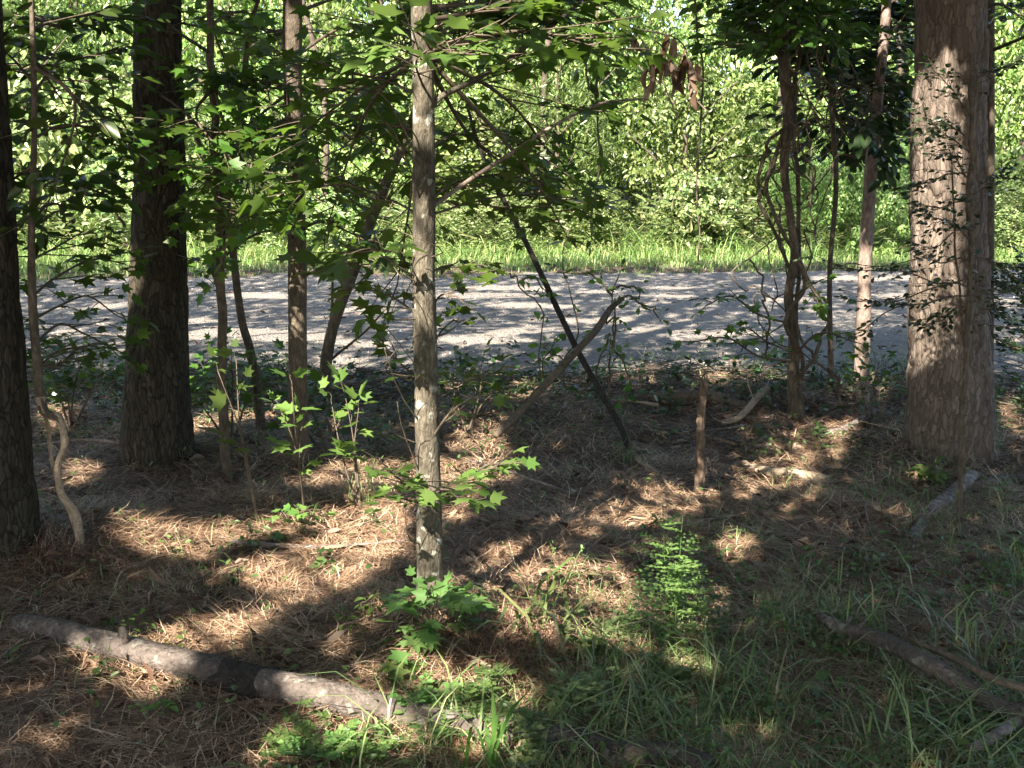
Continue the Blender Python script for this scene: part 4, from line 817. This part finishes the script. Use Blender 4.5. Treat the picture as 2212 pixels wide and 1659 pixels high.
tag(mb.build('twig_litter', M['rot']), 'small dead twigs strewn through the litter', 'twigs', kind='stuff')
mb = MB(); n = 2600; x, y = floor_pts(n, 2.5, 8.0); k = (fbm(x * 1.4, y * 1.4, 0, 2, 81) > .5) | (R.random(n) < .15); px, py = topx(np.column_stack([x, y, 0 * x])); k |= (px > 1250) & (px < 1750) & (py > 960) & (py < 1180); x, y = x[k], y[k]; n = len(x)
CHIP = (np.array([(0, 0, 0), (.14, .1, .03), (.16, .8, .05), (.03, 1, .0), (-.12, .85, .04), (-.15, .15, .01), (0, .5, .12)]), [(0, 1, 2, 6), (6, 2, 3), (6, 3, 4), (0, 6, 4, 5)])
leaves(mb, CHIP, np.column_stack([x, y, gz(x, y) + R.uniform(.008, .03, n)]), np.column_stack([R.normal(size=n), R.normal(size=n) * .5, R.normal(size=n) * .1]), np.tile([0, 0, 1.], (n, 1)) + R.normal(size=(n, 3)) * .35, R.uniform(.025, .09, n))
tag(mb.build('bark_chips', M['dead']), 'flakes of bark and rotten wood among the needles', 'bark chips', kind='stuff')
# heap of dark brush along the road bank
mb = MB()
for k in range(1500):
    a = R.uniform(-4.6, 4.8); e = float(edge_near(a)); c = e + R.uniform(-1.1, .1)
    th = R.uniform(0, 6.28); l = R.uniform(.1, .5); z = float(gz(a, c)) + R.uniform(0, .05)
    d = np.array([math.cos(th), math.sin(th) * .6, R.uniform(-.1, .28)]) * l
    tube(mb, [[a, c, z], [a + d[0] * .5, c + d[1] * .5, z + d[2] * .6 + .01], [a + d[0], c + d[1], max(z + d[2], float(gz(a + d[0], c + d[1])))]], [R.uniform(.002, .006), .0015], 4, 4, caps=False)
tag(mb.build('bank_brush', M['thin']), 'tangle of dead twigs along the bank at the road edge', 'brush', kind='stuff')

mb = MB(); n = 1100; x = R.uniform(-8, 8, n); y = edge_near(x) + .1 + R.random(n) ** 2.2 * 6.8
leaves(mb, CURL, np.column_stack([x, y, roadz(x, y) + .012]), rdir(n, .2), np.tile([0, 0, 1.], (n, 1)) + R.normal(size=(n, 3)) * .4, R.uniform(.04, .09, n))
tag(mb.build('road_leaf_litter', M['dead']), 'brown leaves and needles blown onto the gravel', 'dead leaves', kind='stuff')
# grass blades
mb = MB()
for k in range(620):
    a = R.uniform(-4.8, 5.0); c = float(edge_near(a)) + R.uniform(-1.5, .25); z = float(gz(a, c)); h = R.uniform(.05, .26)
    if 1000 < topx([a, c, 0])[0][0] < 1700: h *= 1.1
    tip = np.array([a + R.normal() * .07, c + R.normal() * .05, z + h]); Q = tube(mb, [[a, c, z], [(a + tip[0]) / 2, (c + tip[1]) / 2 + R.normal() * .02, z + h * .55], tip], [.0018, .001], 4, 6, caps=False)
    m_ = R.integers(4, 10); pp = Q[R.integers(1, 6, m_)] + R.normal(size=(m_, 3)) * .01; leaves(mb, OVAL, pp, rdir(m_, .4), np.tile([0, 0, 1.], (m_, 1)) + R.normal(size=(m_, 3)) * .5, R.uniform(.025, .06, m_))
tag(mb.build('undergrowth', M['holly']), 'spindly green undergrowth along the near edge of the road', 'undergrowth', kind='stuff')
def blades(mb, x, y, h, lean=.5, w=.003, z=None, az=None):
    n = len(x); th = R.uniform(0, 6.28, n) if az is None else az
    z = gz(x, y) if z is None else z
    d = np.column_stack([np.cos(th), np.sin(th), np.zeros(n)]); s = np.column_stack([-d[:, 1], d[:, 0], np.zeros(n)])
    ln = lean * (.4 + R.random(n)); w = np.broadcast_to(w, (n,)) * (.7 + .6 * R.random(n))
    p0 = np.column_stack([x, y, z]); rows = []
    for t in (0, .35, .7):
        c = p0 + d * (ln * h * t ** 2)[:, None] + np.array([0, 0, 1.]) * (h * (t - .35 * ln * t ** 2.2))[:, None]
        ww = (w * (1 - .35 * t))[:, None]; rows += [c - s * ww, c + s * ww]
    c = p0 + d * (ln * h)[:, None] + np.array([0, 0, 1.]) * (h * np.maximum(.25, 1 - .55 * ln))[:, None]; rows.append(c)
    V = np.stack(rows, 1).reshape(-1, 3); o = np.arange(n)[:, None] * 7
    mb.add(V, [np.array([0, 1, 3, 2])[None] + o, np.array([2, 3, 5, 4])[None] + o, np.array([4, 5, 6])[None] + o])
def rightness(x, y):
    px, py = topx(np.column_stack([x, y, np.zeros(len(x))]))
    d = np.clip((px - 1050 + (py - 1450) * .6) / 500, 0, 1) * np.clip((py - 1080) / 250, 0, 1)
    d = np.maximum(d, .28 * np.clip((px - 1500) / 400, 0, 1) * np.clip((py - 900) / 200, 0, 1))
    d = np.maximum(d, .6 * np.clip((py - 1480) / 80, 0, 1) * np.clip((px - 560) / 80, 0, 1))
    return d
mb = MB(); x, y = floor_pts(100000, 2.2, 7.6, 1.0); dn = rightness(x, y) * .8 + .04
k = R.random(len(x)) < dn * np.clip(fbm(x * 2, y * 2, 0, 3, 41) * 3.6 - 1.45, 0, 1); x, y = x[k], y[k]
blades(mb, x, y, R.uniform(.04, .16, len(x)), .9, .0014)
x, y = floor_pts(2600, 2.2, 5.5, 1.0); k = R.random(len(x)) < rightness(x, y) * np.clip(fbm(x * 2.5, y * 2.5, 0, 2, 43) * 4 - 1.7, 0, 1); x, y = x[k], y[k]
for q in range(3): blades(mb, x + R.normal(size=len(x)) * .02, y + R.normal(size=len(x)) * .02, R.uniform(.10, .30, len(x)), 1.1, .0026)
tag(mb.build('grass', M['grass']), 'thin dull green grass in the shaded lower right', 'grass', kind='stuff')
# low ground cover
mb = MB(); x, y = floor_pts(42000, 2.2, 7.8, 1.0)
pyy = topx(np.column_stack([x, y, 0 * x]))[1]; dn = np.maximum(rightness(x, y) * .9 + .10, .6 * (pyy < 1010)); k = R.random(len(x)) < dn * np.clip(fbm(x * 3, y * 3, 0, 3, 51) * 3 - 1.1, 0, 1); x, y = x[k], y[k]; n = len(x)
leaves(mb, OVAL, np.column_stack([x, y, gz(x, y) + R.uniform(.01, .09, n)]), rdir(n, .4), np.tile([0, 0, 1.], (n, 1)) + R.normal(size=(n, 3)) * .5, R.uniform(.015, .035, n))
tag(mb.build('ground_cover', M['weed']), 'tiny green weeds spread through the needles', 'weeds', kind='stuff')

def tuft(label, px, py, n, h, w=.003, lean=.7, m_='grass', sp=.04, seeds=0, dirs=None, lits=0):
    w *= .62; n = int(n * 1.3)
    g = gr(px, py); g = gr(px, py, float(gz(g[0], g[1]))); mb = MB()
    x = g[0] + R.normal(size=n) * sp; y = g[1] + R.normal(size=n) * sp
    blades(mb, x, y, R.uniform(h * .5, h, n), lean, w, az=dirs)
    t = thing('grass_tuft', label, 'grass', g); mb.build('blades', M[m_], t)
    if seeds:
        s = MB()
        for k in range(seeds):
            a = R.uniform(-.6, .6); tip = g + np.array([math.sin(a) * h * .8, R.normal() * .05, h * .95]); Q = tube(s, [g, (g + tip) / 2 + [0, 0, .02], tip], [.0016, .001], 4, 6)
            leaves(s, RHOMB, tip + R.normal(size=(6, 3)) * .006, rdir(6), rdir(6), .012)
        s.build('seed_stalk', M['verge'], t)
    if lits: lit(px, py - 60, g[1], lits)
tuft('tuft of long arching grass blades in sun right of the pale trunk', 1170, 1372, 14, .34, .011, 1.15, 'verge', .06, 3, lits=.15)
tuft('sparse tuft of grass behind the pale trunk on its left', 790, 1085, 26, .28, .003, .5)
tuft('tuft of fine grass near the foot of the long leaning pole', 1345, 1010, 26, .2, .003, .7)
tuft('dark upright grass blade cluster at the bottom edge', 1045, 1690, 7, .34, .010, .35, 'maple')
tuft('broad-bladed grass tuft in the shade left of the fallen limb', 1830, 1420, 7, .3, .006, .7)
tuft('tall arching grass tuft right of the grey fallen limb', 2060, 1400, 12, .38, .005, .9)
tuft('grass tuft near the right edge with long curving blades', 2130, 1490, 14, .4, .006, .9)
tuft('low grass tuft in deep shade at the bottom right', 1680, 1560, 14, .3, .005, .9)
tuft('broad grass tuft between the dark log end and the grey limb', 1560, 1500, 12, .3, .006, .8)
tuft('bending grass tuft below the grey limb, bottom edge', 1900, 1650, 12, .26, .006, 1.0)
tuft('grass tuft above the dark log end', 1360, 1560, 16, .3, .005, .9)
tuft('dry two-bladed stalk standing behind the lower log', 560, 1430, 3, .28, .004, .15)
tuft('grass tuft at the road edge behind the pale trunk', 1000, 850, 30, .3, .003, .5, 'grass', .1)
tuft('grass tuft at the road edge right of the dark pine', 455, 830, 26, .25, .004, .5, 'grass', .12)
tuft('fresh green grass tuft at the road edge left of the dark pine', 240, 820, 50, .28, .005, .6, 'verge', .2)
tuft('grass tuft at the road edge left of the right pine', 1920, 800, 40, .28, .004, .6, 'verge', .15)
# dry needle/grass clumps
for lab, px, py, n in [('dry brown grass clump at the foot of the twisting pale stem', 190, 1240, 420), ('dry needle-draped clump right of the pale trunk', 1120, 1420, 420), ('dry needle-draped clump in the shade at right', 1990, 1390, 260), ('small dry grass clump behind the long pole foot', 1320, 1060, 120), ('dry clump in sun above the dark log end', 1180, 1500, 260), ('dry brown clump left of the twisting pale stem', 60, 1225, 260)]:
    g = gr(px, py); mb = MB(); x = g[0] + R.normal(size=n) * .13; y = g[1] + R.normal(size=n) * .08
    blades(mb, x, y, R.uniform(.06, .17, n), 1.2, .0013); tag(mb.build('dry_grass_clump', M['needle']), lab, 'dry grass')

def frond_plant(label, px, py, h, nst, m_='fern', spread=.12, leaf=.03, name='feathery_weed', lits=0, dens=20, group=None):
    g = gr(px, py); g = gr(px, py, float(gz(g[0], g[1]))); t = thing(name, label, 'weed', g, group); st = MB(); lf = MB()
    for k in range(nst):
        a = R.uniform(0, 6.28); tip = g + np.array([math.cos(a) * spread * R.random(), math.sin(a) * spread * R.random(), h * R.uniform(.65, 1)])
        Q = tube(st, [g, (g + tip) / 2 + R.normal(size=3) * .01, tip], [.003, .001], 5, 8)
        for j in range(dens):
            u = R.uniform(.12, 1); p = Q[int(u * 7)]; b_ = R.uniform(0, 6.28); l = h * .35 * (1.15 - u) + .02
            d = np.array([math.cos(b_), math.sin(b_), .35]); q = p + d * l
            nl = 9; tt = np.linspace(.15, 1, nl); pp = p + (q - p) * tt[:, None]; sd = np.cross(d, [0, 0, 1.]); sg = np.where(np.arange(nl) % 2, 1, -1)
            leaves(lf, RHOMB, pp, d[None] * .6 + sd[None] * sg[:, None], np.tile([0, 0, 1.], (nl, 1)) + R.normal(size=(nl, 3)) * .3, leaf * R.uniform(.7, 1.2, nl))
    st.build('stem', M['weed'], t); lf.build('leaves', M[m_], t)
    if lits: lit(px, py - 80, g[1], lits); lit(px - 20, py - 160, g[1], lits); lit(px, py - 40, g[1], lits)
frond_plant('tall bright feathery weed standing in sun right of centre', 1455, 1400, .50, 4, leaf=.021, lits=.15, dens=34, spread=.07)
frond_plant('shorter shaded feathery weed beside the tall bright one', 1520, 1420, .26, 3, 'weed', leaf=.019, dens=14)
for k, (px, py, h, lab) in enumerate([(640, 1655, .14, 'low ferny weed in sun at the bottom left of the log'), (720, 1640, .12, 'low ferny weed in sun just under the log'), (930, 1570, .14, 'ferny weed growing over the log in sun'), (1000, 1545, .18, 'ferny weed with a spiky upright shoot behind the log'),
      (1060, 1590, .14, 'ferny weed at the end of the pinkish log'), (880, 1650, .10, 'low weed in sun under the log at the bottom edge'), (1280, 1430, .13, 'dense ferny weed patch right of the arching grass'), (1340, 1380, .12, 'pale green weed patch left of the tall feathery weed'), (1230, 1540, .15, 'dark green ferny weed behind the dark log end'),
      (1400, 1500, .13, 'green weed below the tall feathery weed'), (1130, 1640, .13, 'ferny weed in front of the dark log end'), (780, 1655, .11, 'bright low weed at the bottom edge below the log')]):
    frond_plant(lab, px, py, h, 5 if k < 6 else 4, 'fern' if k in (0, 1, 2, 3, 4, 5, 11) else 'grass', spread=.2, leaf=.022, lits=.06 if k in (0, 1, 2, 3, 4, 5, 11) else 0, dens=9)
for lab, px, py, tips in [('small round-leaved weed left of the log in half shade', 270, 1400, [(268, 1350), (280, 1370)]), ('tiny weed in the lit needles at left', 390, 1210, [(385, 1190), (400, 1195)]), ('round-leaved weed beside the trunk shadow, left of the pale trunk', 750, 1370, [(740, 1340), (765, 1350)]),
                          ('slender weed left of the pale trunk foot', 800, 1350, [(790, 1300), (800, 1310)]), ('small weed in the bright patch behind the log', 380, 1420, [(370, 1395), (395, 1400)]), ('green weed in the lit strip upper left', 500, 1200, [(490, 1180), (515, 1185)]),
                          ('small green weed in the shade of the trunk shadow', 300, 1150, [(290, 1130), (300, 1128)]), ('low weed below the pinkish log in shade', 330, 1560, [(320, 1530), (350, 1535)])]:
    seedling(lab, (px, py), [(a, b_, 0) for a, b_ in tips], .035, M['lime'], 3, 3, (.02, .05), 3, OVAL, name='small_weed', cat='weed', lits=0, r0=.001)
for k in range(38):
    x, y = floor_pts(1, 2.6, 7.6); px, py = topx([x[0], y[0], 0]); g = 'left' if px[0] < 800 else ('middle' if px[0] < 1500 else 'right')
    t = seedling(('starry' if k % 3 == 0 else 'roundish') + ' sprout ' + where(px[0], py[0]), (px[0], py[0]), [(px[0] + R.normal() * 12, py[0] - R.uniform(15, 40), 0), (px[0] + R.normal() * 18, py[0] - R.uniform(10, 30), 0)], R.uniform(.03, .06), M['weed'], 2.5, 3, (.02, .06), 3, MAPLE if k % 3 == 0 else OVAL, 'sprouts dotted over the forest floor', 'green_sprout', 'sprout', r0=.001)
# pine cone
g = gr(1310, 1180, .02); mb = MB(); n = 60; i = np.arange(n); ph = i * 2.4; zt = i / n
d = np.column_stack([np.cos(ph), np.sin(ph), np.full(n, .35)]); leaves(mb, RHOMB, g + np.column_stack([zt * .07 - .035, np.zeros(n), np.full(n, .015)]) , d[:, [2, 0, 1]], rdir(n), .022 * np.sin(.3 + zt * 2.5) + .006)
tag(mb.build('pine_cone', M['rot']), 'small pine cone lying in the needles near the middle', 'pine cone')

# ------------------------------------------------------------------ far side of the road
def gzs(x, y): return gz(x, y)
mb = MB(); n = 36000; x = R.uniform(-11, 12, n); y = edge_far(x) + R.random(n) ** .9 * 2.8 - .12 - .35 * (vn(x * 2.3, 4.4, 0, 91) > .6)
blades(mb, x, y, R.uniform(.08, .30, n) * (.5 + .5 * np.clip((y - edge_far(x)) / 1.0, 0, 1)) * (.35 + 1.4 * fbm(x * 1.3, y * 1.1, 0, 2, 61)), .85, .006)
n = 2600; x = R.uniform(-11, 12, n); y = edge_far(x) + .8 + R.random(n) * 2.0; blades(mb, x, y, R.uniform(.3, .8, n) * (.2 + 1.2 * vn(x * 1.1, y, 0, 63)), 1.0, .008)
tag(mb.build('verge_grass', M['verge']), 'bright green grass verge along the far side of the road', 'grass', kind='stuff')
mb = MB(); n = 9000; x = R.uniform(-10, 11, n); y = edge_far(x) + 1.2 + R.random(n) * 1.6; z = gz(x, y) + R.random(n) ** .8 * (.1 + 1.3 * fbm(x * 1.2, 3.3, 0, 2, 65))
leaves(mb, LANCE, np.column_stack([x, y, z]), np.column_stack([R.normal(size=n), R.normal(size=n), R.uniform(-.2, .8, n)]), rdir(n) + [0, -.3, .8], R.uniform(.08, .22, n))
tag(mb.build('verge_weeds', M['verge']), 'tall narrow-leaved weeds behind the verge grass', 'weeds', kind='stuff')
mb = MB(); 
for cx, cy_ in [(-3.2, 9.0), (1.4, 8.9), (-1.9, 9.5)]:
    n = 40; blades(mb, cx + R.normal(size=n) * .1, cy_ + R.normal(size=n) * .07, R.uniform(.03, .09, n), .9, .003, z=np.full(n, -.06))
tag(mb.build('road_grass', M['verge']), 'small tufts of grass growing in the gravel', 'grass', kind='stuff')

def crown_mesh(name, rx, rz, nclump, nleaf, lsize, tpl, m_, seed, z0=.0, hang=0.0):
    rs = np.random.default_rng(seed); mb = MB()
    u = rs.normal(size=(nclump, 3)); u /= np.linalg.norm(u, axis=1)[:, None]; rr = rs.random(nclump) ** .35
    c = u * rr[:, None] * [rx, rx, rz]; c[:, 2] += z0
    cr = rs.uniform(.18, .42, nclump) * rx / 1.4
    for k in range(nclump):
        d = rs.normal(size=(nleaf, 3)); d /= np.linalg.norm(d, axis=1)[:, None]
        p = c[k] + d * (cr[k] * rs.uniform(.55, 1.05, (nleaf, 1))) * [1, 1, .7]
        nn = d * .6 + u[k] * .5 + [0, -.1, .7] + rs.normal(size=(nleaf, 3)) * .6
        dr = rs.normal(size=(nleaf, 3)); dr[:, 2] = -.25 - hang
        leaves(mb, tpl, p, dr, nn, lsize * rs.uniform(.6, 1.35, nleaf))
    o = mb.build(name, m_); me = o.data; bpy.data.objects.remove(o); return me
CM = [crown_mesh('crown', 1.3, 1.25, 95, 95, .09, OVAL, M['bush1'], 1), crown_mesh('crown', 1.35, 1.3, 90, 110, .075, OVAL, M['bush3'], 2), crown_mesh('crown', 1.3, 1.2, 80, 65, .12, HEART, M['bush3'], 3, hang=.5),
      crown_mesh('crown', 1.25, 1.35, 85, 100, .08, OVAL, M['bush1'], 4, hang=.6), crown_mesh('crown', 1.3, 1.3, 70, 110, .11, LANCE, M['bush2'], 5, hang=.3),
      crown_mesh('crown', 1.3, 1.25, 130, 115, .055, OVAL, M['bush2'], 6), crown_mesh('crown', 1.3, 1.3, 120, 120, .06, OVAL, M['bush1'], 7, hang=.3)]
bm_ = MB(); Q = tube(bm_, [[0, 0, 0], [.05, .02, .6], [-.04, 0, 1.3], [0, 0, 2.2]], [.05, .02], 8, 16, rough=.15)
for k in range(7):
    a = k * 2.4; tube(bm_, [[0, 0, .5 + k * .2], [math.cos(a) * .5, math.sin(a) * .5, 1.0 + k * .2], [math.cos(a) * 1.0, math.sin(a) * 1.0, 1.4 + k * .2]], [.018, .006], 5, 8)
o = bm_.build('trunk', M['thin']); BT = o.data; bpy.data.objects.remove(o)
LMS = [(-1e9, 0, 'left of the dark far-left pine'), (0, 290, 'between the far-left pine and the thick dark pine'), (290, 470, 'behind the thick dark pine'), (470, 640, 'behind the slim crooked saplings'), (640, 905, 'between the grey-brown tree and the pale trunk'),
       (905, 1130, 'just right of the pale middle trunk'), (1130, 1370, 'above the crossing poles'), (1370, 1600, 'between the crossing poles and the vine-wrapped tree'), (1600, 1790, 'behind the vine-wrapped tree'), (1790, 1970, 'behind the slender leaning tree'), (1970, 2140, 'behind the right pine'), (2140, 2212, 'in the gap right of the right pine'), (2212, 1e9, 'beyond the right edge')]
used = {}
def bush(kind, x, y, s, sz, ci, rot):
    z = float(gz(x, y)); px, _ = topx([x, y, 1]); w = [l for a, b_, l in LMS if a <= px[0] < b_][0]
    base = {'low': 'low bush on the verge, ', 'mid': 'leafy shrub across the road, ', 'tall': 'tall tree across the road, ', 'back': 'dim tree deep in the wood, '}[kind] + w
    used.setdefault(base, []).append(None)
    nm = {'low': 'shrub', 'mid': 'shrub', 'tall': 'tree', 'back': 'tree'}[kind]
    t = thing(nm, base, 'bush' if nm == 'shrub' else 'tree', (x, y, z), {'low': 'bushes along the far verge', 'mid': 'thicket shrubs across the road', 'tall': 'tall trees across the road', 'back': 'trees deep in the far wood'}[kind])
    t.rotation_euler = (0, 0, rot)
    tr = bpy.data.objects.new('trunk', BT); C.objects.link(tr); tr.parent = t; tr.scale = (s, s, sz)
    cr = bpy.data.objects.new('crown', CM[ci]); C.objects.link(cr); cr.parent = t; cr.location = (0, 0, 1.15 * sz); cr.scale = (s, s, sz)
    return t
rows = []
for k, x in enumerate(np.arange(-11, 12.5, 1.55)): rows.append(('low', x + R.normal() * .3, R.uniform(17.0, 18.4), R.uniform(.45, .9), R.uniform(.3, .8)))
for k, x in enumerate(np.arange(-12, 13.5, 1.9)): rows.append(('mid', x + R.normal() * .3, 19.9 + R.normal() * .35, R.uniform(.95, 1.25), R.uniform(1.1, 1.5)))
for k, x in enumerate(np.arange(-14, 15.5, 1.9)): rows.append(('tall', x + R.normal() * .4, 22.2 + R.normal() * .4, R.uniform(1.3, 1.7), R.uniform(2.2, 2.8)))
for k, x in enumerate(np.arange(-19, 20, 3.2)): rows.append(('back', x + R.normal() * .4, 26.5 + R.normal() * .4, R.uniform(2.0, 2.5), R.uniform(3.6, 4.4)))
for r_ in rows:
    bush(*r_[:3], r_[3], r_[4], int(R.integers(0, 5)) if r_[0] in ('low', 'mid') else int(R.integers(5, 7)), R.uniform(0, 6.28))
# bare trunks glimpsed in the far thicket
for k, (px, w, lab) in enumerate([(1855, 20, 'far trunk glimpsed in the dark left of the slender leaning tree'), (1910, 16, 'far trunk glimpsed right of the slender leaning tree'), (1160, 14, 'thin far trunk glimpsed above the long pole'), (2180, 16, 'far trunk glimpsed in the gap at the right edge'), (700, 14, 'far trunk glimpsed left of the pale trunk')]):
    p = at(px, 560, 19.0); g = np.array([p[0], 19.0, float(gz(p[0], 19.0))]); t = thing('tree', lab, 'tree', g, 'bare trunks in the far thicket')
    mb = MB(); tube(mb, [g, g + [.1, 0, 2.5], g + [R.normal() * .3, 0, 5], g + [R.normal() * .3, .2, 8]], [pw(px, 500, 19, w), pw(px, 500, 19, w * .7)], 12, 60, rough=.12, seed=k); mb.build('trunk', M['thin'], t, True)

# ------------------------------------------------------------------ leaf roof on unseen trees, added and shaped to cast the sun-and-shade pattern
n1_, n2_ = 190000, 95000; n = n1_ + n2_
Gx = np.concatenate([R.uniform(-6, 7, n1_), R.uniform(-10, 11, n2_)]); Gy = np.concatenate([R.uniform(1.2, 8.3, n1_), R.uniform(8.0, 16.2, n2_)])
zc = np.where(Gy < 8.1, R.uniform(3.4, 4.8, n), R.uniform(4.6, 6.6, n)); lsz = np.where(Gy < 8.1, R.uniform(.07, .11, n), R.uniform(.10, .16, n))
G = np.column_stack([Gx, Gy, np.where(Gy < 8.1, 0.0, -.05)]); P = G - LD[None] * ((zc - G[:, 2]) / -LD[2])[:, None]
px, py = topx(G); keep = np.ones(n, bool)
for poly in LITPOLY: keep &= ~inpoly(px, py, poly)
def open_up(P, keep):
    for c, r in LITPTS:
        v = P - c; dd = v @ LD; dist = np.linalg.norm(v - dd[:, None] * LD[None], axis=1); keep &= dist > r
    return keep
keep = open_up(P, keep)
uu = Gx * .891 - Gy * .454; vv = Gx * .454 + Gy * .891; keep &= ~((vn(uu * 6, vv * 1.6, 0, 77) > .90) & (Gy < 8) & (Gx > .2))
off = (Gy > 8.1) & (fbm(Gx * .55, Gy * 1.7, 0, 3, 71) > .70); keep &= ~off
far = Gy > edge_far(Gx) + .75; keep &= ~far
near = Gy < 8; keep &= ~(~near & (R.random(n) < .35))
P = P[keep]; lsz = lsz[keep]
shade(285, 400, -20, 980, PL[0][1] - .1, PL[0][1] + .1, 2600, .12); shade(-60, 60, -20, 1180, PF[0][1] - .1, PF[0][1] + .1, 2200, .12)
shade(2104, 2140, -20, 960, PR_[0][1] - .1, PR_[0][1] + .1, 1000, .03); shade(1965, 2140, 780, 965, PR_[0][1] - .1, PR_[0][1] + .1, 900, .05)
shade(1965, 2110, 20, 130, PR_[0][1] - .1, PR_[0][1] + .1, 500, .05)
shade(610, 665, 90, 600, G2[1] - .05, G2[1] + .05, 900, .1)
shade(60, 900, 20, 560, 4.6, 6.6, 3000, .2); shade(1480, 1880, 0, 360, 6.0, 7.8, 2600, .2); shade(1000, 1500, 250, 560, 4.2, 5.2, 900, .2); shade(60, 280, 540, 800, 5.0, 6.0, 1200, .2)
shade(1700, 1740, 300, 870, G7[1] - .1, G7[1] + .1, 500, .1); shade(1880, 1895, 140, 480, G8[1], G8[1], 200, .05); shade(1090, 1330, 600, 900, 6.8, 7.0, 500, .2)
for x0, x1, y0, y1, Y0, Y1, m_, jit in SHADE:
    a = np.array([at(R.uniform(x0, x1), R.uniform(y0, y1), R.uniform(Y0, Y1)) for _ in range(m_)]) + R.normal(size=(m_, 3)) * jit
    z2 = R.uniform(4.2, 6.2, m_); q = a - LD[None] * ((z2 - a[:, 2]) / -LD[2])[:, None]; q = q[open_up(q, np.ones(m_, bool))]; P = np.vstack([P, q]); lsz = np.concatenate([lsz, R.uniform(.08, .13, len(q))])
n = len(P)
roots = [(-4.6, -4.3), (-1.9, -2.2), (-8.5, 3.5), (4.2, -3.0), (-9.5, -5.5)]
pr = PR_[0]; tgt = at(2118, 500, pr[1]); roots[1] = (tgt[0] - .454 * 9.5, tgt[1] - .891 * 9.5)
labs = ['unseen shade tree added behind the viewer to the left', 'slim unseen shade tree added close behind the viewer', 'unseen shade tree added outside the left side of the view', 'unseen shade tree added behind the viewer to the right', 'unseen shade tree added farthest behind on the left']
D2 = np.stack([(P[:, 0] - a) ** 2 + (P[:, 1] - b_) ** 2 for a, b_ in roots], 1); own = D2.argmin(1)
for k, (a, b_) in enumerate(roots):
    g = np.array([a, b_, float(gz(a, b_))]); t = thing('shade_tree', labs[k], 'tree', g)
    mb = MB(); rad = [.13, .10, .15, .14, .15][k]; tube(mb, [g - [0, 0, .1], g + [.03, 0, 3], g + [0, .03, 6.5], g + [0, 0, 10]], [rad * 1.3, rad, rad * .9, rad * .5], 16, 40, rough=.08); mb.build('trunk', M['pine_dark'], t, True)
    q = P[own == k]
    if not len(q): continue
    lm = MB(); far_ = q[R.choice(len(q), min(22, len(q)), replace=False)]
    for e in far_:
        s = np.array([a, b_, R.uniform(3.4, 6)]); tube(lm, [s, (s + e) / 2 + [0, 0, .25], e], [.035, .008], 5, 8)
    lm.build('limbs', M['pine_dark'], t)
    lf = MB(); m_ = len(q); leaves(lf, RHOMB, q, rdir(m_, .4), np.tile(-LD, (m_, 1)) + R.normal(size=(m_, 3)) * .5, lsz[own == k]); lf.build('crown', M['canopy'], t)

# unseen trees added round the viewer to hold back sky light
for k, (x, y, sc_) in enumerate([(1.0, -18, 3.4), (-6, -18, 3.4), (-14, -9, 3.4), (-17, 0, 3.6), (17, -4, 3.2), (-25, 6, 3.6), (-3, -24, 3.8), (7, -23, 3.8)]):
    t = thing('shade_tree', 'unseen leafy tree added for shade, ' + ('behind' if y < -12 else 'beside') + ' the viewer, %d by %d metres to the ' % (round(abs(x)), round(abs(y))) + ('left' if x < 0 else 'right'), 'tree', (x, y, float(gz(x, y))), 'shade trees added around the viewer')
    tr = bpy.data.objects.new('trunk', BT); C.objects.link(tr); tr.parent = t; tr.scale = (2.2, 2.2, 3.4)
    cr = bpy.data.objects.new('crown', CM[k % 5]); C.objects.link(cr); cr.parent = t; cr.location = (0, 0, 8.0); cr.scale = (sc_, sc_, 3.0); t.rotation_euler = (0, 0, k * 1.3)

# where several things would read alike, say which of them each one is
bpy.context.view_layer.update(); same = {}
for o in C.objects:
    if o.parent is None and o.get('label') and o.get('group') and 'around the viewer' not in o['group']: same.setdefault(o['label'], []).append(o)
for lab, L_ in same.items():
    if len(L_) < 2: continue
    def pxo(o):
        c = o.location if o.type == 'EMPTY' else sum((Vector(v) for v in o.bound_box), Vector()) / 8
        return topx([c[0], c[1], 0.3])[0][0]
    L_.sort(key=pxo); n = len(L_)
    for k, o in enumerate(L_):
        o['label'] = lab + ', ' + ({2: ['left', 'right'], 3: ['left', 'middle', 'right'], 4: ['leftmost', 'second', 'third', 'rightmost']}.get(n) or ['number %d from left' % (q + 1) for q in range(n)])[k] + ' one'
